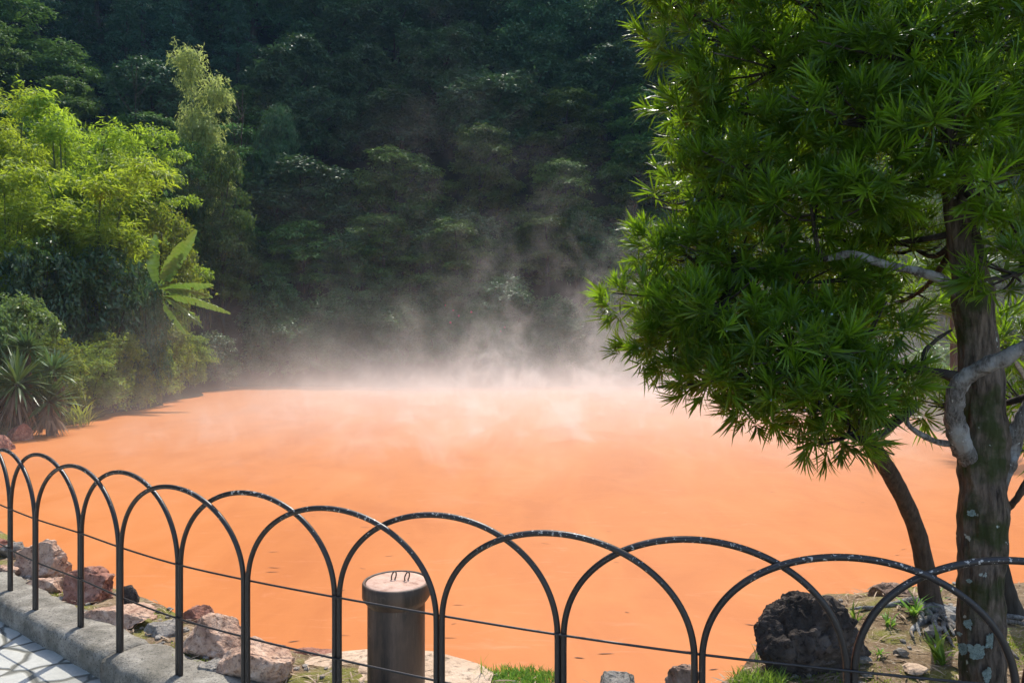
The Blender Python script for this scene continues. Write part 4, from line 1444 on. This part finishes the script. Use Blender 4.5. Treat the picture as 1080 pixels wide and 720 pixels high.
def litter():
    g = np.random.default_rng(31)
    P, A, L, W = [], [], [], []
    for _ in range(5200):
        x = g.uniform(-3.8, 4.2)
        f, e = fence_y(x) + 0.16, edge_y(x)
        y = g.uniform(f, e)
        if x < 1.0 and g.uniform() < 0.75: continue
        th = g.uniform(0, 6.28)
        P.append((x, y, bank_z(x, y) + 0.012)); A.append((math.cos(th), math.sin(th), g.uniform(-.1, .25)))
        L.append(g.uniform(.03, .13)); W.append(g.uniform(.003, .011))
    P, A, L, W = np.array(P), nrm(np.array(A)), np.array(L), np.array(W)
    N = ortho(A, np.tile([0, 0, 1.0], (len(A), 1)) + g.normal(size=A.shape) * .2)
    V, q, t = straps(P, A, N, L, W, 0.1, 0.8)
    ti = g.uniform(0, 1, len(P))
    o = link('leaf_litter', np_mesh('leaf_litter', V, q, t, tint=np.concatenate([ti] * 3)), M['lf_straw'])
    tag(o, 'dry fallen leaves and twigs scattered over the bank', 'leaf litter', kind='stuff')
    bm = bmesh.new()
    for _ in range(420):
        x = g.uniform(-3.6, 4.0)
        y = g.uniform(fence_y(x) + 0.17, edge_y(x))
        r = g.uniform(.005, .022)
        m = Matrix.Translation((x, y, bank_z(x, y) + r * .3)) @ Matrix.Rotation(g.uniform(0, 6), 4, 'Z') @ Matrix.Diagonal((r * g.uniform(.8, 1.6), r, r * .7, 1))
        bmesh.ops.create_icosphere(bm, subdivisions=1, radius=1.0, matrix=m)
    me = bpy.data.meshes.new('gravel'); bm.to_mesh(me); bm.free()
    tag(link('gravel', me, M['rock_grey']), 'small stones scattered over the bank', 'gravel', kind='stuff')
    # sparse moss cushions: very short blades in patches behind the kerb
    P = []
    for (cx, cy_, r, n) in ((20, 622, 26, 900), (55, 628, 22, 500), (170, 690, 24, 700), (95, 655, 20, 400), (205, 705, 20, 400), (1065, 690, 40, 900), (880, 715, 40, 600)):
        c = on_bank(cx, cy_)
        rr = r * c.y / F
        for _ in range(n):
            a, b = g.uniform(0, 6.28), math.sqrt(g.uniform()) * rr * (0.7 + 0.5 * g.uniform())
            x, y = c.x + math.cos(a) * b * 1.6, c.y + math.sin(a) * b
            P.append((x, y, bank_z(x, y)))
    P = np.array(P)
    n = len(P)
    A = nrm(np.stack([g.normal(size=n) * .5, g.normal(size=n) * .5, np.ones(n)], 1))
    N = ortho(A, g.normal(size=(n, 3)))
    V, q, t = straps(P, A, N, g.uniform(.008, .022, n), g.uniform(.003, .006, n), 0.2, 0.8)
    tag(link('moss', np_mesh('moss', V, q, t, tint=g.uniform(0, 1, n * 3)), M['lf_olive']), 'moss and tiny weeds in patches on the bank', 'moss', kind='stuff')


litter()


def debris():
    g = np.random.default_rng(12)
    n = 90
    y = 4.6 + 11 * g.uniform(0, 1, n) ** 1.6
    x = y * g.uniform(-0.35, 0.55, n)
    th = g.uniform(-0.5, 0.5, n)
    A = np.stack([np.cos(th), np.sin(th), np.zeros(n)], 1)
    V, q, t = straps(np.stack([x, y, np.full(n, WATER_Z + 0.004)], 1), A, np.tile([0, 0, 1.0], (n, 1)), g.uniform(.04, .16, n), g.uniform(.006, .014, n), 0.0, 0.8)
    tag(link('floating_litter', np_mesh('floating_litter', V, q, t, tint=g.uniform(0, 0.4, n * 3)), M['dead_leaf']), 'fallen leaves and twigs floating on the orange water', 'leaf litter', kind='stuff')


debris()
p = on_bank(962, 708)
o = link('rock', rock_mesh('rock', 61, 0.075, 0.05, 0.025, 5, 0.12, 3), M['slab'], None, (p.x, p.y, p.z + 0.01))
tag(o, 'flat whitish stone lying on the soil in front of the roots', 'rock', 'rocks edging the pond')
for i, (x, y, r, lab) in enumerate(((910, 698, .045, 'small pale stone on the soil among the dry twigs'), (915, 712, .03, 'smallest pale stone beside the fence hoop on the soil'),
                                    (950, 690, .04, 'small grey stone below the roots'), (1060, 634, .07, 'pale stone at the foot of the hidden trunk'), (1000, 655, .07, 'pale knobbly stone against the mossy trunk'),
                                    (985, 668, .06, 'grey knobbly stone between the roots and the mossy trunk'))):
    p = on_bank(x, y)
    o = link('rock', rock_mesh('rock', 70 + i, r, r * .8, r * .6, 6, 0.14, 3), M['rock_grey'], None, (p.x, p.y, p.z + r * .2))
    tag(o, lab, 'rock', 'rocks edging the pond')

# grey boulder on the bank behind the trunk
p = px(962, 380, 23.5)
o = link('boulder', rock_mesh('boulder', 90, 1.3, 1.1, 1.6, 9, 0.12, 4), M['cliff'], None, (p.x, p.y, terr(p.x, p.y) + 0.6))
tag(o, 'grey boulder on the bank glimpsed between the crown and the trunk', 'boulder')


# ---------------------------------------------------------------- steam over the pond
def box_mesh(name, lo, hi):
    V = [(x, y, z) for z in (lo[2], hi[2]) for y in (lo[1], hi[1]) for x in (lo[0], hi[0])]
    q = [(0, 2, 3, 1), (4, 5, 7, 6), (0, 1, 5, 4), (2, 6, 7, 3), (0, 4, 6, 2), (1, 3, 7, 5)]
    return np_mesh(name, V, q)


def steam():
    o = link('steam', box_mesh('steam', (-14.5, 7.0, WATER_Z + 0.01), (15.5, 38.5, 7.5)))
    tag(o, 'pale steam drifting up from the far half of the pond', 'steam', kind='stuff')
    t = NT('steam')
    geo = t.n('ShaderNodeNewGeometry')
    P = geo.outputs['Position']
    sp = t.n('ShaderNodeSeparateXYZ'); t.l(P, sp.inputs[0])
    h = t.math('SUBTRACT', sp.outputs[2], WATER_Z)
    far = t.n('ShaderNodeMapRange', interpolation_type='SMOOTHSTEP')
    far.inputs[1].default_value = 7.0; far.inputs[2].default_value = 21.0
    t.l(sp.outputs[1], far.inputs[0])
    edge = t.n('ShaderNodeMapRange', interpolation_type='SMOOTHSTEP')     # thickest against the far shore
    edge.inputs[1].default_value = 26.0; edge.inputs[2].default_value = 36.0
    edge.inputs[3].default_value = 1.0; edge.inputs[4].default_value = 2.6
    t.l(sp.outputs[1], edge.inputs[0])
    # leave the near shores clear: fade towards the left bank
    lf = t.n('ShaderNodeMapRange', interpolation_type='SMOOTHSTEP')
    lf.inputs[1].default_value = -12.0; lf.inputs[2].default_value = -5.5
    lf.inputs[3].default_value = 0.03
    t.l(sp.outputs[0], lf.inputs[0])
    mp = t.n('ShaderNodeMapping')
    mp.inputs['Scale'].default_value = (0.70, 0.55, 0.62)
    mp.inputs['Rotation'].default_value = (0.2, 0.55, 0)
    t.l(P, mp.inputs[0])
    n1 = t.noise(1.0, 5, 0.62, mp.outputs[0], 1.6)
    wisp = t.n('ShaderNodeMapRange', interpolation_type='SMOOTHSTEP')
    wisp.inputs[1].default_value = 0.50; wisp.inputs[2].default_value = 0.72
    t.l(n1, wisp.inputs[0])
    # vents: the tall wisps rise only here and there
    mp2 = t.n('ShaderNodeMapping')
    mp2.inputs['Location'].default_value = (3.7, 0.0, 0.0)
    mp2.inputs['Scale'].default_value = (0.22, 0.10, 0.05)
    t.l(P, mp2.inputs[0])
    vent = t.n('ShaderNodeMapRange', interpolation_type='SMOOTHSTEP')
    vent.inputs[1].default_value = 0.42; vent.inputs[2].default_value = 0.64
    t.l(t.noise(1.0, 2, 0.5, mp2.outputs[0]), vent.inputs[0])
    vx = t.n('ShaderNodeMapRange', interpolation_type='SMOOTHSTEP')
    vx.inputs[1].default_value = -8.0; vx.inputs[2].default_value = 0.5; vx.inputs[3].default_value = 0.10
    t.l(sp.outputs[0], vx.inputs[0])
    low = t.math('EXPONENT', t.math('MULTIPLY', h, -1.35))
    tall = t.math('EXPONENT', t.math('MULTIPLY', h, -0.38))
    lown = t.math('MULTIPLY', low, t.math('MULTIPLY_ADD', wisp.outputs[0], 1.3, 0.42))
    talln = t.math('MULTIPLY', tall, t.math('MULTIPLY', vx.outputs[0], t.math('MULTIPLY', wisp.outputs[0], vent.outputs[0])))
    mid = t.math('MULTIPLY', t.math('EXPONENT', t.math('MULTIPLY', h, -0.8)), t.math('SUBTRACT', edge.outputs[0], 1.0))
    midn = t.math('MULTIPLY', mid, t.math('MULTIPLY_ADD', wisp.outputs[0], 1.5, 0.12))
    talln = t.math('ADD', talln, t.math('MULTIPLY', midn, 0.11))
    dens = t.math('ADD', t.math('MULTIPLY', t.math('MULTIPLY', lown, edge.outputs[0]), 0.25), t.math('MULTIPLY', talln, 0.60))
    dens = t.math('MULTIPLY', dens, t.math('MULTIPLY', far.outputs[0], lf.outputs[0]))
    v = t.n('ShaderNodeVolumePrincipled')
    v.inputs['Color'].default_value = (0.90, 0.89, 0.88, 1)
    v.inputs['Anisotropy'].default_value = 0.4
    t.l(dens, v.inputs['Density'])
    t.l(v.outputs[0], t.out.inputs['Volume'])
    o.data.materials.append(t.m)


steam()


def haze():
    o = link('haze', box_mesh('haze', (-78, -32, -4.5), (78, 79, 75)))
    tag(o, 'thin bluish air in front of the shaded hillside', 'haze', kind='stuff')
    t = NT('haze')
    v = t.n('ShaderNodeVolumePrincipled')
    v.inputs['Color'].default_value = (0.34, 0.62, 1.0, 1)
    v.inputs['Density'].default_value = 0.00032
    v.inputs['Anisotropy'].default_value = 0.0
    t.l(v.outputs[0], t.out.inputs['Volume'])
    o.data.materials.append(t.m)


haze()

for k in list(PROTO):
    for root, H, W in PROTO[k]:
        if root.get('_free'):
            for ch in list(root.children): bpy.data.objects.remove(ch)
            bpy.data.objects.remove(root)
